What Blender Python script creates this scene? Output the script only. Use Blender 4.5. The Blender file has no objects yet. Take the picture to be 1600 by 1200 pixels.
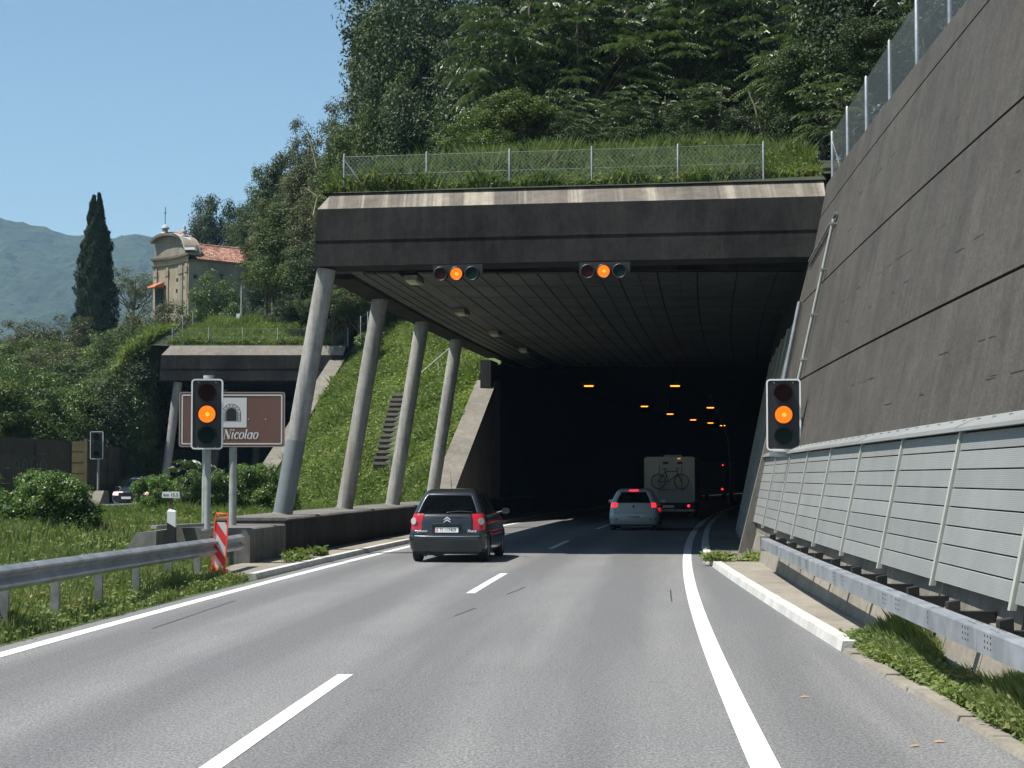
import bpy, math, random
import numpy as np
from mathutils import Vector, Matrix
from math import radians as R, sin, cos, pi, tan, atan2, sqrt

S = bpy.context.scene
HAZE = .00014
random.seed(7); rng = np.random.default_rng(7)
# ---------------------------------------------------------------- camera, sky, sun, exposure
cam_d = bpy.data.cameras.new('camera'); cam = bpy.data.objects.new('camera', cam_d); S.collection.objects.link(cam)
cam.location = (0, 0, 1.9); cam.rotation_euler = (R(90 + 2.975), 0, 0)
cam_d.sensor_width = 36; cam_d.lens = 62.8; cam_d.clip_start = 0.2; cam_d.clip_end = 9000
S.camera = cam
SUN_EL, SUN_AZ = 63.5, 252.0      # azimuth clockwise from +Y: 270 is exactly to the left
W = bpy.data.worlds.new('World'); S.world = W; W.use_nodes = True
nt = W.node_tree; nt.nodes.clear()
sky = nt.nodes.new('ShaderNodeTexSky'); sky.sky_type = 'NISHITA'; sky.sun_disc = False
sky.sun_elevation = R(SUN_EL); sky.sun_rotation = R(SUN_AZ); sky.altitude = 300; sky.air_density = 1.0; sky.dust_density = .15; sky.ozone_density = 0.0
bg = nt.nodes.new('ShaderNodeBackground'); bg.inputs[1].default_value = 0.078
wo = nt.nodes.new('ShaderNodeOutputWorld'); tint = nt.nodes.new('ShaderNodeMix'); tint.data_type = 'RGBA'; tint.blend_type = 'MULTIPLY'; tint.inputs[0].default_value = 1; tint.inputs[7].default_value = (.90, 1.0, .985, 1); nt.links.new(sky.outputs[0], tint.inputs[6]); nt.links.new(tint.outputs[2], bg.inputs[0]); nt.links.new(bg.outputs[0], wo.inputs[0])
sl = bpy.data.lights.new('sun', 'SUN'); sl.energy = 5.0; sl.angle = R(0.53); sl.color = (1.0, 0.955, 0.88)
so = bpy.data.objects.new('sun', sl); S.collection.objects.link(so)
sd = Vector((sin(R(SUN_AZ)) * cos(R(SUN_EL)), cos(R(SUN_AZ)) * cos(R(SUN_EL)), sin(R(SUN_EL))))
so.rotation_euler = sd.to_track_quat('Z', 'Y').to_euler(); so.location = sd * 100
S.view_settings.view_transform = 'Standard'; S.view_settings.look = 'None'
S.view_settings.exposure = 0.75; S.view_settings.gamma = 1; S.view_settings.use_curve_mapping = False
S.render.engine = 'CYCLES'
cy = S.cycles; cy.max_bounces = 6; cy.diffuse_bounces = 3; cy.transparent_max_bounces = 12; cy.volume_bounces = 0; cy.use_denoising = True

# ---------------------------------------------------------------- helpers
COL = S.collection
def xr(Y): return .99 + .0497 * Y + .000581 * Y * Y          # right edge line of the bending road
def P(o, Y, z=0.0): return Vector((xr(Y) + o, Y, z))
def hd(Y): return math.atan(.0497 + .001162 * Y)             # heading of the road (clockwise)
def tag(o, label=None, cat=None, group=None, kind=None):
    if label: o['label'] = label
    if cat: o['category'] = cat
    if group: o['group'] = group
    if kind: o['kind'] = kind
    return o
def thing(name, label, cat, loc, rz=0, group=None):
    o = bpy.data.objects.new(name, None); COL.objects.link(o); o.empty_display_size = .2
    o.location = loc; o.rotation_euler = (0, 0, rz); tag(o, label, cat, group); return o
def wmat(o):
    m = Matrix.Translation(o.location) @ o.rotation_euler.to_matrix().to_4x4() @ Matrix.Diagonal((*o.scale, 1))
    return (wmat(o.parent) @ m) if o.parent else m
def link(name, me, mat=None, parent=None, loc=(0, 0, 0), rot=(0, 0, 0), scale=None):
    o = bpy.data.objects.new(name, me); COL.objects.link(o)
    if mat is not None and not me.materials: me.materials.append(mat)
    if parent: o.parent = parent
    o.location = loc; o.rotation_euler = rot
    if scale: o.scale = scale
    return o
class MB:
    def __init__(s): s.v = []; s.f = []; s.sm = []
    def add(s, vs, fs, smooth=False):
        n = len(s.v); s.v += [tuple(v) for v in vs]; s.f += [tuple(i + n for i in f) for f in fs]; s.sm += [smooth] * len(fs); return s
    def box(s, x0, x1, y0, y1, z0, z1):
        return s.add([(x0,y0,z0),(x1,y0,z0),(x1,y1,z0),(x0,y1,z0),(x0,y0,z1),(x1,y0,z1),(x1,y1,z1),(x0,y1,z1)],
                     [(0,3,2,1),(4,5,6,7),(0,1,5,4),(1,2,6,5),(2,3,7,6),(3,0,4,7)])
    def bevbox(s, x0, x1, y0, y1, z0, z1, b):
        # prism along y with chamfered corners in xz
        pr = [(x0+b,z0),(x1-b,z0),(x1,z0+b),(x1,z1-b),(x1-b,z1),(x0+b,z1),(x0,z1-b),(x0,z0+b)]
        n = 8; vs = [(x,y0,z) for x,z in pr] + [(x,y1,z) for x,z in pr]
        return s.add(vs, [tuple(range(n)), tuple(range(2*n-1,n-1,-1))] + [(i,i+n,(i+1)%n+n,(i+1)%n) for i in range(n)])
    def hexa(s, p): return s.add(p, [(0,3,2,1),(4,5,6,7),(0,1,5,4),(1,2,6,5),(2,3,7,6),(3,0,4,7)])
    def quad(s, *p): return s.add(p, [tuple(range(len(p)))])
    def tube(s, pts, r, n=8, caps=True):
        pts = [Vector(p) for p in pts]
        rs = r if isinstance(r, (list, tuple)) else [r] * len(pts)
        vs = []; up0 = None
        for i, p in enumerate(pts):
            d = (pts[min(i+1,len(pts)-1)] - pts[max(i-1,0)]).normalized()
            if up0 is None: up0 = d.orthogonal().normalized()
            a = (up0 - d * up0.dot(d)).normalized(); up0 = a; b = d.cross(a)
            vs += [p + (a * cos(2*pi*k/n) + b * sin(2*pi*k/n)) * rs[i] for k in range(n)]
        fs = [(i*n+k, i*n+(k+1)%n, (i+1)*n+(k+1)%n, (i+1)*n+k) for i in range(len(pts)-1) for k in range(n)]
        s.add(vs, fs, True)
        if caps:
            m = len(vs); s.add(vs[:n], [tuple(range(n-1,-1,-1))]); s.add(vs[m-n:], [tuple(range(n))])
        return s
    def disc(s, c, r, ax='y', d=.01, n=20, sx=1, sz=1):
        c = Vector(c); ring = []
        for side in (0, 1):
            for k in range(n):
                a = 2*pi*k/n; u, w = r*cos(a)*sx, r*sin(a)*sz
                ring.append(c + (Vector((u, d*side, w)) if ax == 'y' else Vector((d*side, u, w)) if ax == 'x' else Vector((u, w, d*side))))
        return s.add(ring, [tuple(range(n)), tuple(range(2*n-1,n-1,-1))] + [(k,k+n,(k+1)%n+n,(k+1)%n) for k in range(n)])
    def ring(s, c, r0, r1, ax='y', d=.02, n=24):
        c = Vector(c); vs = []
        for rr, dd in ((r0,0),(r1,0),(r1,d),(r0,d)):
            for k in range(n):
                a = 2*pi*k/n; u, w = rr*cos(a), rr*sin(a)
                vs.append(c + (Vector((u,dd,w)) if ax == 'y' else Vector((dd,u,w))))
        return s.add(vs, [(q*n+k, ((q+1)%4)*n+k, ((q+1)%4)*n+(k+1)%n, q*n+(k+1)%n) for q in range(4) for k in range(n)], True)
    def sweep(s, path, prof, closed=True, smooth=False):
        """path: list of (point, right vector); prof: list of (side, up)"""
        n = len(prof); vs = []
        for p, r in path: vs += [Vector(p) + r * a + Vector((0,0,b)) for a, b in prof]
        m = n if closed else n - 1
        s.add(vs, [(i*n+k, i*n+(k+1)%n, (i+1)*n+(k+1)%n, (i+1)*n+k) for i in range(len(path)-1) for k in range(m)], smooth)
        if closed: s.add(vs[:n], [tuple(range(n-1,-1,-1))]); s.add(vs[-n:], [tuple(range(n))])
        return s
    def mesh(s, name, shift=(0,0,0), bev=0):
        me = bpy.data.meshes.new(name); q = Vector(shift)
        me.from_pydata([Vector(v) - q for v in s.v], [], s.f); me.polygons.foreach_set('use_smooth', s.sm); me.update(); return me
    def build(s, name, mat, parent=None, local=False):
        """local: verts are in the parent's frame; otherwise in world space"""
        if local or parent is None and local:
            return link(name, s.mesh(name), mat, parent)
        a = np.array(s.v); c = Vector(((a[:,0].min()+a[:,0].max())/2, (a[:,1].min()+a[:,1].max())/2, a[:,2].min()))
        if parent is None: return link(name, s.mesh(name, c), mat, None, c)
        m = wmat(parent).inverted(); me = bpy.data.meshes.new(name)
        loc = [m @ Vector(v) for v in s.v]; b = m @ c
        me.from_pydata([v - b for v in loc], [], s.f); me.polygons.foreach_set('use_smooth', s.sm); me.update()
        return link(name, me, mat, parent, b)
def rpath(o, Y0, Y1, z=0, n=None, zf=None, of=None):
    n = n or max(2, int(abs(Y1-Y0)/3)+1); out = []
    for i in range(n):
        Y = Y0 + (Y1-Y0)*i/(n-1); h = hd(Y)
        out.append((P(of(Y) if of else o, Y, zf(Y) if zf else z), Vector((cos(h), -sin(h), 0))))
    return out
def ribbon(name, o0, o1, Y0, Y1, z, mat, n=None, zf=None, kind='structure'):
    n = n or max(2, int(abs(Y1-Y0)/2)+1); mb = MB(); vs = []
    f0 = o0 if callable(o0) else (lambda Y: o0); f1 = o1 if callable(o1) else (lambda Y: o1)
    for i in range(n):
        Y = Y0+(Y1-Y0)*i/(n-1); vs += [P(f0(Y),Y,z), P(f1(Y),Y,z)]
    mb.add(vs, [(2*i,2*i+1,2*i+3,2*i+2) for i in range(n-1)])
    o = mb.build(name, mat)
    if kind: o['kind'] = kind
    return o

# ---------------------------------------------------------------- materials
def new_mat(name):
    m = bpy.data.materials.new(name); m.use_nodes = True; t = m.node_tree; t.nodes.clear()
    out = t.nodes.new('ShaderNodeOutputMaterial'); return m, t, out
def node(t, kind, **kw):
    n = t.nodes.new(kind)
    for k, v in kw.items():
        if k.startswith('i_'):
            key = k[2:]; key = int(key) if key.isdigit() else key.replace('_', ' ')
            n.inputs[key].default_value = v
        else: setattr(n, k, v)
    return n
def mixc(t, fac, a, b, mode='MIX'):
    m = t.nodes.new('ShaderNodeMix'); m.data_type = 'RGBA'; m.blend_type = mode
    for s, v in ((m.inputs[0], fac), (m.inputs[6], a), (m.inputs[7], b)):
        if hasattr(v, 'links') or isinstance(v, bpy.types.NodeSocket): t.links.new(v, s)
        else: s.default_value = v if not isinstance(v, tuple) else (*v, 1) if len(v) == 3 else v
    return m.outputs[2]
def ramp(t, src, a, b, c0=(0,0,0,1), c1=(1,1,1,1)):
    r = t.nodes.new('ShaderNodeValToRGB'); r.color_ramp.elements[0].position = a; r.color_ramp.elements[1].position = b
    r.color_ramp.elements[0].color = c0; r.color_ramp.elements[1].color = c1; t.links.new(src, r.inputs[0]); return r.outputs[0]
def coords(t, space='pos', scale=(1,1,1)):
    if space == 'pos': s = node(t, 'ShaderNodeNewGeometry').outputs['Position']
    else: s = node(t, 'ShaderNodeTexCoord').outputs['Object']
    mp = node(t, 'ShaderNodeMapping'); mp.inputs['Scale'].default_value = scale; t.links.new(s, mp.inputs[0]); return mp.outputs[0]
def noise(t, vec, scale, detail=4, rough=.6):
    n = node(t, 'ShaderNodeTexNoise', i_Scale=scale, i_Detail=detail, i_Roughness=rough); t.links.new(vec, n.inputs['Vector']); return n.outputs[0]
def rand_out(t): return node(t, 'ShaderNodeObjectInfo').outputs['Random']
def simple(name, col, rough=.5, metal=0, spec=.5, var=0, vscale=3, bump=0, bscale=40, coat=0, objvar=0, space='pos', emit=None, es=0, dark=None):
    m, t, out = new_mat(name); b = node(t, 'ShaderNodeBsdfPrincipled', i_Roughness=rough, i_Metallic=metal)
    b.inputs['Specular IOR Level'].default_value = spec; b.inputs['Coat Weight'].default_value = coat; b.inputs['Coat Roughness'].default_value = .07
    c = (*col, 1); src = None
    if var or objvar or bump: vec = coords(t, space)
    if var:
        n = noise(t, vec, vscale); d = dark or tuple(x*(1-var) for x in col); hi = tuple(min(1, x*(1+var*.5)) for x in col)
        src = mixc(t, ramp(t, n, .3, .7), d, hi)
    if objvar:
        r = rand_out(t); r2 = ramp(t, r, 0, 1, (1-objvar,)*3+(1,), (1+objvar*.4,)*3+(1,))
        src = mixc(t, 1.0, src if src is not None else c, r2, 'MULTIPLY')
    if src is not None: t.links.new(src, b.inputs['Base Color'])
    else: b.inputs['Base Color'].default_value = c
    if bump:
        bn = node(t, 'ShaderNodeBump', i_Strength=bump, i_Distance=.02); t.links.new(noise(t, vec, bscale, 3), bn.inputs['Height']); t.links.new(bn.outputs[0], b.inputs['Normal'])
    if emit: b.inputs['Emission Color'].default_value = (*emit, 1); b.inputs['Emission Strength'].default_value = es
    t.links.new(b.outputs[0], out.inputs[0]); return m
def concrete(name, base, dark, streak=.5, streakscale=(2.2,2.2,.1), light=None, rough=.85, boards=0, speck=.25, thr=(.42,.68), rust=0):
    """weathered concrete: blotches, vertical run-off streaks, fine grain"""
    m, t, out = new_mat(name); b = node(t, 'ShaderNodeBsdfPrincipled', i_Roughness=rough); b.inputs['Specular IOR Level'].default_value = .25
    v = coords(t); vs = coords(t, 'pos', streakscale)
    c = mixc(t, ramp(t, noise(t, v, .55, 6, .65), .35, .65), dark, base)
    if streak:
        s1 = ramp(t, noise(t, vs, 1.0, 5, .7), *thr)
        c = mixc(t, s1, c, mixc(t, streak, c, light or tuple(x*1.7 for x in base)))
        s2 = ramp(t, noise(t, coords(t,'pos',tuple(x*1.9 for x in streakscale)), 1.3, 4, .7), .5, .72)
        c = mixc(t, s2, c, mixc(t, .55*min(1,streak*1.6), c, tuple(x*.45 for x in dark)))
    if rust:
        s3 = ramp(t, noise(t, coords(t,'pos',(.9,.9,.05)), 1.0, 3, .6), .56, .7)
        c = mixc(t, s3, c, mixc(t, rust, c, (.16,.10,.045)))
    g = noise(t, v, 28, 4, .75); c = mixc(t, speck, c, mixc(t, 1, c, ramp(t, g, .3, .7, (.35,.35,.35,1), (1.5,1.5,1.5,1)), 'MULTIPLY'))
    g2 = noise(t, v, 5, 5, .7); c = mixc(t, .35, c, mixc(t, 1, c, ramp(t, g2, .3, .7, (.4,.4,.4,1), (1.4,1.4,1.4,1)), 'MULTIPLY'))
    t.links.new(c, b.inputs['Base Color'])
    bn = node(t, 'ShaderNodeBump', i_Strength=.3, i_Distance=.008); t.links.new(g, bn.inputs['Height']); t.links.new(bn.outputs[0], b.inputs['Normal'])
    t.links.new(b.outputs[0], out.inputs[0]); return m
def leafmat(name, a, b_, trans=.3, rough=.45, scale=.6, spec=.5, objvar=.25, dry=None):
    m, t, out = new_mat(name); b = node(t, 'ShaderNodeBsdfPrincipled', i_Roughness=rough); b.inputs['Specular IOR Level'].default_value = spec
    v = coords(t); c = mixc(t, ramp(t, noise(t, v, scale, 3), .35, .65), a, b_)
    c = mixc(t, .5, c, mixc(t, 1, c, ramp(t, noise(t, v, 9, 2), .3, .7, (.45,.5,.4,1), (1.6,1.5,1.5,1)), 'MULTIPLY'))
    if dry: c = mixc(t, ramp(t, noise(t, v, 2.1, 4), .56, .72), c, dry)
    if objvar: c = mixc(t, 1.0, c, ramp(t, rand_out(t), 0, 1, (1-objvar, 1-objvar, 1-objvar*.8, 1), (1+objvar, 1+objvar*.8, 1, 1)), 'MULTIPLY')
    t.links.new(c, b.inputs['Base Color'])
    tr = node(t, 'ShaderNodeBsdfTranslucent'); c2 = mixc(t, 1, c, (1.2, 1.3, .55, 1), 'MULTIPLY'); t.links.new(c2, tr.inputs[0])
    mx = node(t, 'ShaderNodeMixShader'); mx.inputs[0].default_value = trans
    t.links.new(b.outputs[0], mx.inputs[1]); t.links.new(tr.outputs[0], mx.inputs[2]); t.links.new(mx.outputs[0], out.inputs[0]); return m
def glassmat(name, tint=(.35,.42,.42), gloss=.12, opac=.35, base=(.01,.012,.013)):
    m, t, out = new_mat(name)
    tr = node(t, 'ShaderNodeBsdfTransparent'); tr.inputs[0].default_value = (*tint, 1)
    df = node(t, 'ShaderNodeBsdfPrincipled', i_Roughness=.05); df.inputs['Base Color'].default_value = (*base, 1)
    fr = node(t, 'ShaderNodeFresnel', i_IOR=1.5)
    ad = node(t, 'ShaderNodeMath', operation='ADD'); ad.inputs[1].default_value = opac; t.links.new(fr.outputs[0], ad.inputs[0]); ad.use_clamp = True
    mx = node(t, 'ShaderNodeMixShader'); t.links.new(ad.outputs[0], mx.inputs[0]); t.links.new(tr.outputs[0], mx.inputs[1]); t.links.new(df.outputs[0], mx.inputs[2])
    t.links.new(mx.outputs[0], out.inputs[0]); return m
def asphalt_mat():
    m, t, out = new_mat('asphalt'); b = node(t, 'ShaderNodeBsdfPrincipled', i_Roughness=.8); b.inputs['Specular IOR Level'].default_value = .35
    v = coords(t)
    # road frame: o = x - (.99+.0497Y+.000581Y^2)
    sp = node(t, 'ShaderNodeSeparateXYZ'); t.links.new(v, sp.inputs[0])
    def M(op, a, b2=None):
        n = node(t, 'ShaderNodeMath', operation=op)
        for i, q in enumerate((a, b2)):
            if q is None: continue
            if isinstance(q, (int, float)): n.inputs[i].default_value = q
            else: t.links.new(q, n.inputs[i])
        return n.outputs[0]
    Y = sp.outputs[1]; o = M('SUBTRACT', M('SUBTRACT', sp.outputs[0], M('MULTIPLY', Y, .0497)), M('ADD', M('MULTIPLY', M('MULTIPLY', Y, Y), .000581), .99))
    cb = node(t, 'ShaderNodeCombineXYZ'); t.links.new(o, cb.inputs[0]); t.links.new(M('MULTIPLY', Y, .045), cb.inputs[1])
    lane = M('SINE', M('MULTIPLY', M('ADD', o, .75), 2*pi/1.85))   # two wheel tracks a lane
    tracks = M('ADD', M('MULTIPLY', lane, .16), noise(t, cb.outputs[0], 1.1, 4, .6))
    c = mixc(t, ramp(t, tracks, .36, .68), (.108,.109,.110), (.160,.160,.159))
    c = mixc(t, ramp(t, noise(t, v, .22, 4), .42, .62), c, mixc(t, .4, c, (.115,.117,.122)))
    c = mixc(t, ramp(t, noise(t, v, 1.9, 3, .7), .63, .73), c, mixc(t, .30, c, (.05,.05,.052)))
    c = mixc(t, ramp(t, noise(t, coords(t,'pos',(1,.25,1)), 7, 3, .7), .60, .74), c, mixc(t, .25, c, (.07,.07,.07)))
    vor = node(t, 'ShaderNodeTexVoronoi', i_Scale=95); t.links.new(v, vor.inputs['Vector'])
    spk = ramp(t, noise(t, coords(t,'pos',(1,.45,1)), 46, 3, .85), .34, .66, (.35,.35,.35,1), (1.85,1.85,1.85,1))
    c = mixc(t, .8, c, mixc(t, 1, c, spk, 'MULTIPLY'))
    stone = ramp(t, vor.outputs['Color'], .8, .95); c = mixc(t, stone, c, mixc(t, .35, c, (.42,.42,.41)))
    c = mixc(t, .5, c, mixc(t, 1, c, ramp(t, noise(t, v, 14, 3, .7), .3, .7, (.8,.8,.8,1), (1.22,1.22,1.22,1)), 'MULTIPLY'))
    t.links.new(c, b.inputs['Base Color'])
    bn = node(t, 'ShaderNodeBump', i_Strength=.55, i_Distance=.006); t.links.new(noise(t, v, 110, 2), bn.inputs['Height']); t.links.new(bn.outputs[0], b.inputs['Normal'])
    t.links.new(b.outputs[0], out.inputs[0]); return m
def paint_mat():
    m, t, out = new_mat('road_paint'); b = node(t, 'ShaderNodeBsdfPrincipled', i_Roughness=.6)
    v = coords(t); c = mixc(t, ramp(t, noise(t, v, 45, 4, .8), .38, .54), (.34,.34,.33), (.74,.74,.72))
    c = mixc(t, ramp(t, noise(t, v, 3, 4, .7), .55, .75), c, (.5,.5,.48)); t.links.new(c, b.inputs['Base Color'])
    t.links.new(b.outputs[0], out.inputs[0]); return m

M = {}
M['asphalt'] = asphalt_mat(); M['paint'] = paint_mat()
M['tar'] = simple('crack_sealant', (.03,.03,.032), .6)
M['kerb'] = simple('kerb_paint', (.52,.51,.48), .7, var=.25, vscale=1.5, bump=.3)
M['walk'] = concrete('walkway_concrete', (.27,.245,.205), (.20,.18,.15), streak=0)
M['wall'] = concrete('retaining_wall_concrete', (.084,.078,.070), (.056,.052,.047), streak=.36, streakscale=(1.6,1.6,.10), light=(.115,.108,.097), rust=.12, speck=.7, thr=(.46,.72))
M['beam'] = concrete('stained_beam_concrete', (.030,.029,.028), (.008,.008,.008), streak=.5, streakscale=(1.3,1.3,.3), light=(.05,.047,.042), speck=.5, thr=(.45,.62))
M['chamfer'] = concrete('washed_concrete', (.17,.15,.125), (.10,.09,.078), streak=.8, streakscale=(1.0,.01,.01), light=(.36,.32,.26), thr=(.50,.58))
M['pale_conc'] = concrete('pale_concrete', (.21,.19,.16), (.14,.13,.11), streak=.3, light=(.27,.25,.22))
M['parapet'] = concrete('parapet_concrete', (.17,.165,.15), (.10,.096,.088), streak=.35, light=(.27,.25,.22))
M['column'] = concrete('column_concrete', (.31,.305,.29), (.24,.235,.225), streak=.6, streakscale=(7,7,.25), light=(.46,.44,.37), rust=.25, speck=.1)
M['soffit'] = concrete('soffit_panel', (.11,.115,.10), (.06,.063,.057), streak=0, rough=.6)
M['tunnel'] = concrete('tunnel_darkened_concrete', (.02,.02,.02), (.012,.012,.012), streak=0)  # near-black concrete: the tunnel's darkness is put into the colour
M['dark'] = simple('black_plastic', (.012,.012,.013), .5)
M['panel'] = simple('aluminium_noise_panel', (.225,.235,.228), .55, metal=0, objvar=.10, var=.10, vscale=1.5)
M['panel_post'] = simple('pale_steel_post', (.37,.39,.35), .5, var=.15)
M['zinc'] = simple('galvanised_steel', (.36,.385,.41), .45, metal=.55, var=.35, vscale=2.5, bump=.05)
M['zinc_dark'] = simple('weathered_steel', (.30,.30,.29), .5, metal=.5, var=.45, vscale=4)
M['pole'] = simple('painted_pole', (.33,.345,.33), .5, var=.25, vscale=5)
M['white'] = simple('white_paint', (.78,.78,.76), .4, var=.08)
M['black'] = simple('black_backboard', (.014,.014,.015), .45)
M['red_lens'] = simple('dark_red_lens', (.026,.001,.001), .5, spec=.15)
M['green_lens'] = simple('dark_green_lens', (.001,.014,.012), .5, spec=.15)
M['brown'] = simple('brown_sign', (.155,.075,.055), .45, var=.06, vscale=9)
M['red'] = simple('red_board', (.72,.03,.03), .4)
M['orange'] = simple('orange_frame', (.85,.10,.03), .4)
M['green_wall'] = simple('olive_noise_wall', (.055,.052,.032), .8, var=.4, vscale=2, objvar=.2)
M['ochre'] = simple('ochre_post', (.13,.105,.04), .7, var=.3)
M['soil'] = simple('soil', (.026,.034,.014), .95, var=.6, vscale=1.2, bump=.5, bscale=9)
M['turf'] = simple('turf', (.055,.085,.022), .95, var=.55, vscale=1.3, bump=.6, bscale=14)
M['bark'] = simple('bark', (.11,.09,.065), .9, var=.5, vscale=6, bump=.6)
M['pale_bark'] = simple('pale_bark', (.34,.28,.18), .85, var=.4, vscale=6)
M['rust'] = simple('rusty_steel', (.12,.06,.035), .8, var=.4, vscale=20)
def amber():
    m, t, out = new_mat('amber_lens'); tc = node(t, 'ShaderNodeTexCoord')
    w = node(t, 'ShaderNodeTexWave', wave_type='RINGS', rings_direction='Y', i_Scale=14, i_Distortion=2.0); t.links.new(tc.outputs['Object'], w.inputs[0])
    e = node(t, 'ShaderNodeEmission', i_Strength=1.0); c = mixc(t, w.outputs[1], (1,.055,.0), (1,.26,.02)); t.links.new(c, e.inputs[0]); t.links.new(e.outputs[0], out.inputs[0]); return m
M['amber'] = amber()
def emis(name, col, s):
    m, t, out = new_mat(name); e = node(t, 'ShaderNodeEmission', i_Strength=s); e.inputs[0].default_value = (*col, 1); t.links.new(e.outputs[0], out.inputs[0]); return m
M['amber_core'] = emis('amber_glow', (1,.30,.03), 1.25)
M['sodium'] = emis('sodium_lamp', (1,.28,.03), 2.2)
M['brake'] = emis('lit_red_lamp', (1,.02,.04), 1.5)
M['headlamp'] = emis('lit_headlamp', (1,.75,.6), 1.3)
M['lamp_off'] = simple('unlit_diffuser', (.62,.62,.40), .4)
# ================================================================ TERRAIN
def sstep(a, b, x):
    t = np.clip((x-a)/(b-a), 0, 1); return t*t*(3-2*t)
def nz(x, y, s, seed=0):
    """cheap smooth value noise in numpy"""
    x = np.asarray(x, float)/s; y = np.asarray(y, float)/s
    xi = np.floor(x); yi = np.floor(y); fx = x-xi; fy = y-yi; fx = fx*fx*(3-2*fx); fy = fy*fy*(3-2*fy)
    def h(a, b): return np.mod(np.sin(a*127.1+b*311.7+seed*74.7)*43758.5453, 1.0)
    return (h(xi,yi)*(1-fx)+h(xi+1,yi)*fx)*(1-fy)+(h(xi,yi+1)*(1-fx)+h(xi+1,yi+1)*fx)*fy
def facY(o): return 44.0 - .167*(o+10)
def z_med(o, Y):
    return np.interp(-o, [7.9, 8.8, 12, 16, 21, 22], [0.0, .02, .25, .5, .45, .39])
def z_hill(o, Y):
    o = np.asarray(o, float); Y = np.asarray(Y, float); X = xr(Y)+o
    # over and behind the right-hand gallery
    f = facY(o)+.5; b = 9.0 + np.minimum(np.maximum(Y-f,0), 6.5)*.26*sstep(-9.2,-5.5,o)
    s = .15 + .85*sstep(-10, 1, o); b = b + np.maximum(Y-f-6.5,0)*.16*s
    right = 8.3 + .012*Y + np.maximum(o-3.4, 0)*.5
    b = np.where(o > 3.4, np.maximum(right, np.where(Y > f, b, 0)), b)
    # embankment between the two galleries
    plane = 1.53 + .38*(Y-68.5) + .6*(X+2.45)
    cap = 10.3 + .25*np.maximum(Y-98, 0)
    c = np.minimum(np.maximum(plane, z_med(o, Y)), cap)
    # over the left-hand gallery
    d = 9.0 + np.clip(Y-96.5, 0, 6.5)*.24 + np.maximum(Y-103,0)*.1
    d = np.maximum(d, np.where(Y > 110, 10.3+.12*(Y-98), 0))
    e = 1.0 + np.clip(Y-95, 0, 80)*.17 - np.maximum(Y-185,0)*.12 + 2.2*np.exp(-((X+27)**2+(Y-172)**2)/300)
    w = sstep(-37, -31, o)*(Y > 96.4)
    e = e*(1-w)+d*w
    z = np.where(o > -9.15, b, np.where(o > -20.9, c, np.where(o > -31, d, e)))
    return z + (nz(X, Y, 3.1)-.5)*.35*(z > .8)*np.clip(np.where(o > -9.15, (Y-f)/4, np.where(o > -20.9, (Y-48)/4, np.where(o > -31, (Y-97)/4, 1))), 0, 1) - .03
def sheet(name, os, Ys, mat, zf=z_hill, skew=None):
    A, B = np.meshgrid(os, Ys, indexing='ij')
    if skew is not None: B = B + skew(A)*np.clip(1-(B-Ys[0])/12, 0, 1)
    Z = zf(A, B); Xw = xr(B)+A; n, m = A.shape
    me = bpy.data.meshes.new(name)
    v = np.stack([Xw, B, Z], -1).reshape(-1, 3)
    i = np.arange(n-1)[:, None]*m + np.arange(m-1)[None]; i = i.ravel()
    f = np.stack([i, i+m, i+m+1, i+1], -1)
    fast_mesh(me, v, f, True)
    o = link(name, me, mat); o['kind'] = 'structure'; return o
def fast_mesh(me, v, f, smooth=False):
    v = np.asarray(v, np.float32); f = np.asarray(f, np.int32); k = f.shape[1]
    me.vertices.add(len(v)); me.vertices.foreach_set('co', v.ravel())
    me.loops.add(f.size); me.loops.foreach_set('vertex_index', f.ravel())
    me.polygons.add(len(f)); me.polygons.foreach_set('loop_start', np.arange(0, f.size, k, dtype=np.int32))
    me.polygons.foreach_set('loop_total', np.full(len(f), k, np.int32))
    me.polygons.foreach_set('use_smooth', np.full(len(f), smooth)); me.update(calc_edges=True); me.validate()
ar = np.arange
sheet('hillside', np.concatenate([ar(5.05, 12, 1.0), ar(12, 90, 3)]), ar(-6, 45, 2.0), M['soil'])
sheet('hillside', np.concatenate([ar(3.4, 12, 1.0), ar(12, 90, 3)]), ar(43.5, 262, 2.0), M['soil'])
sheet('hillside', np.linspace(-9.1, 3.35, 15), ar(44.5, 262, 1.5), M['soil'], skew=lambda o: facY(o)+.45-44.5)
sheet('embankment', np.linspace(-20.85, -10.1, 22), ar(37, 262, 1.0), M['turf'])
sheet('embankment', np.linspace(-10.1, -9.2, 3), ar(80.2, 262, 1.0), M['turf'])
sheet('hillside', np.linspace(-31, -20.9, 10), ar(96.6, 262, 2.0), M['soil'])
sheet('hillside', np.concatenate([ar(-150, -40, 4.0), ar(-40, -30.9, 1.5)]), ar(30, 302, 3.0), M['turf'])
sheet('median_ground', np.array([-22, -21, -16, -12, -10.5, -8.8, -7.95]), ar(4, 37.5, 1.5), M['turf'], zf=lambda o, Y: z_med(o, Y)+.0*Y)
# base ground to the horizon
MB().quad((-2400,-60,-.06),(1500,-60,-.06),(1500,3900,-.06),(-2400,3900,-.06)).build('ground', M['soil'])['kind'] = 'structure'
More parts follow.
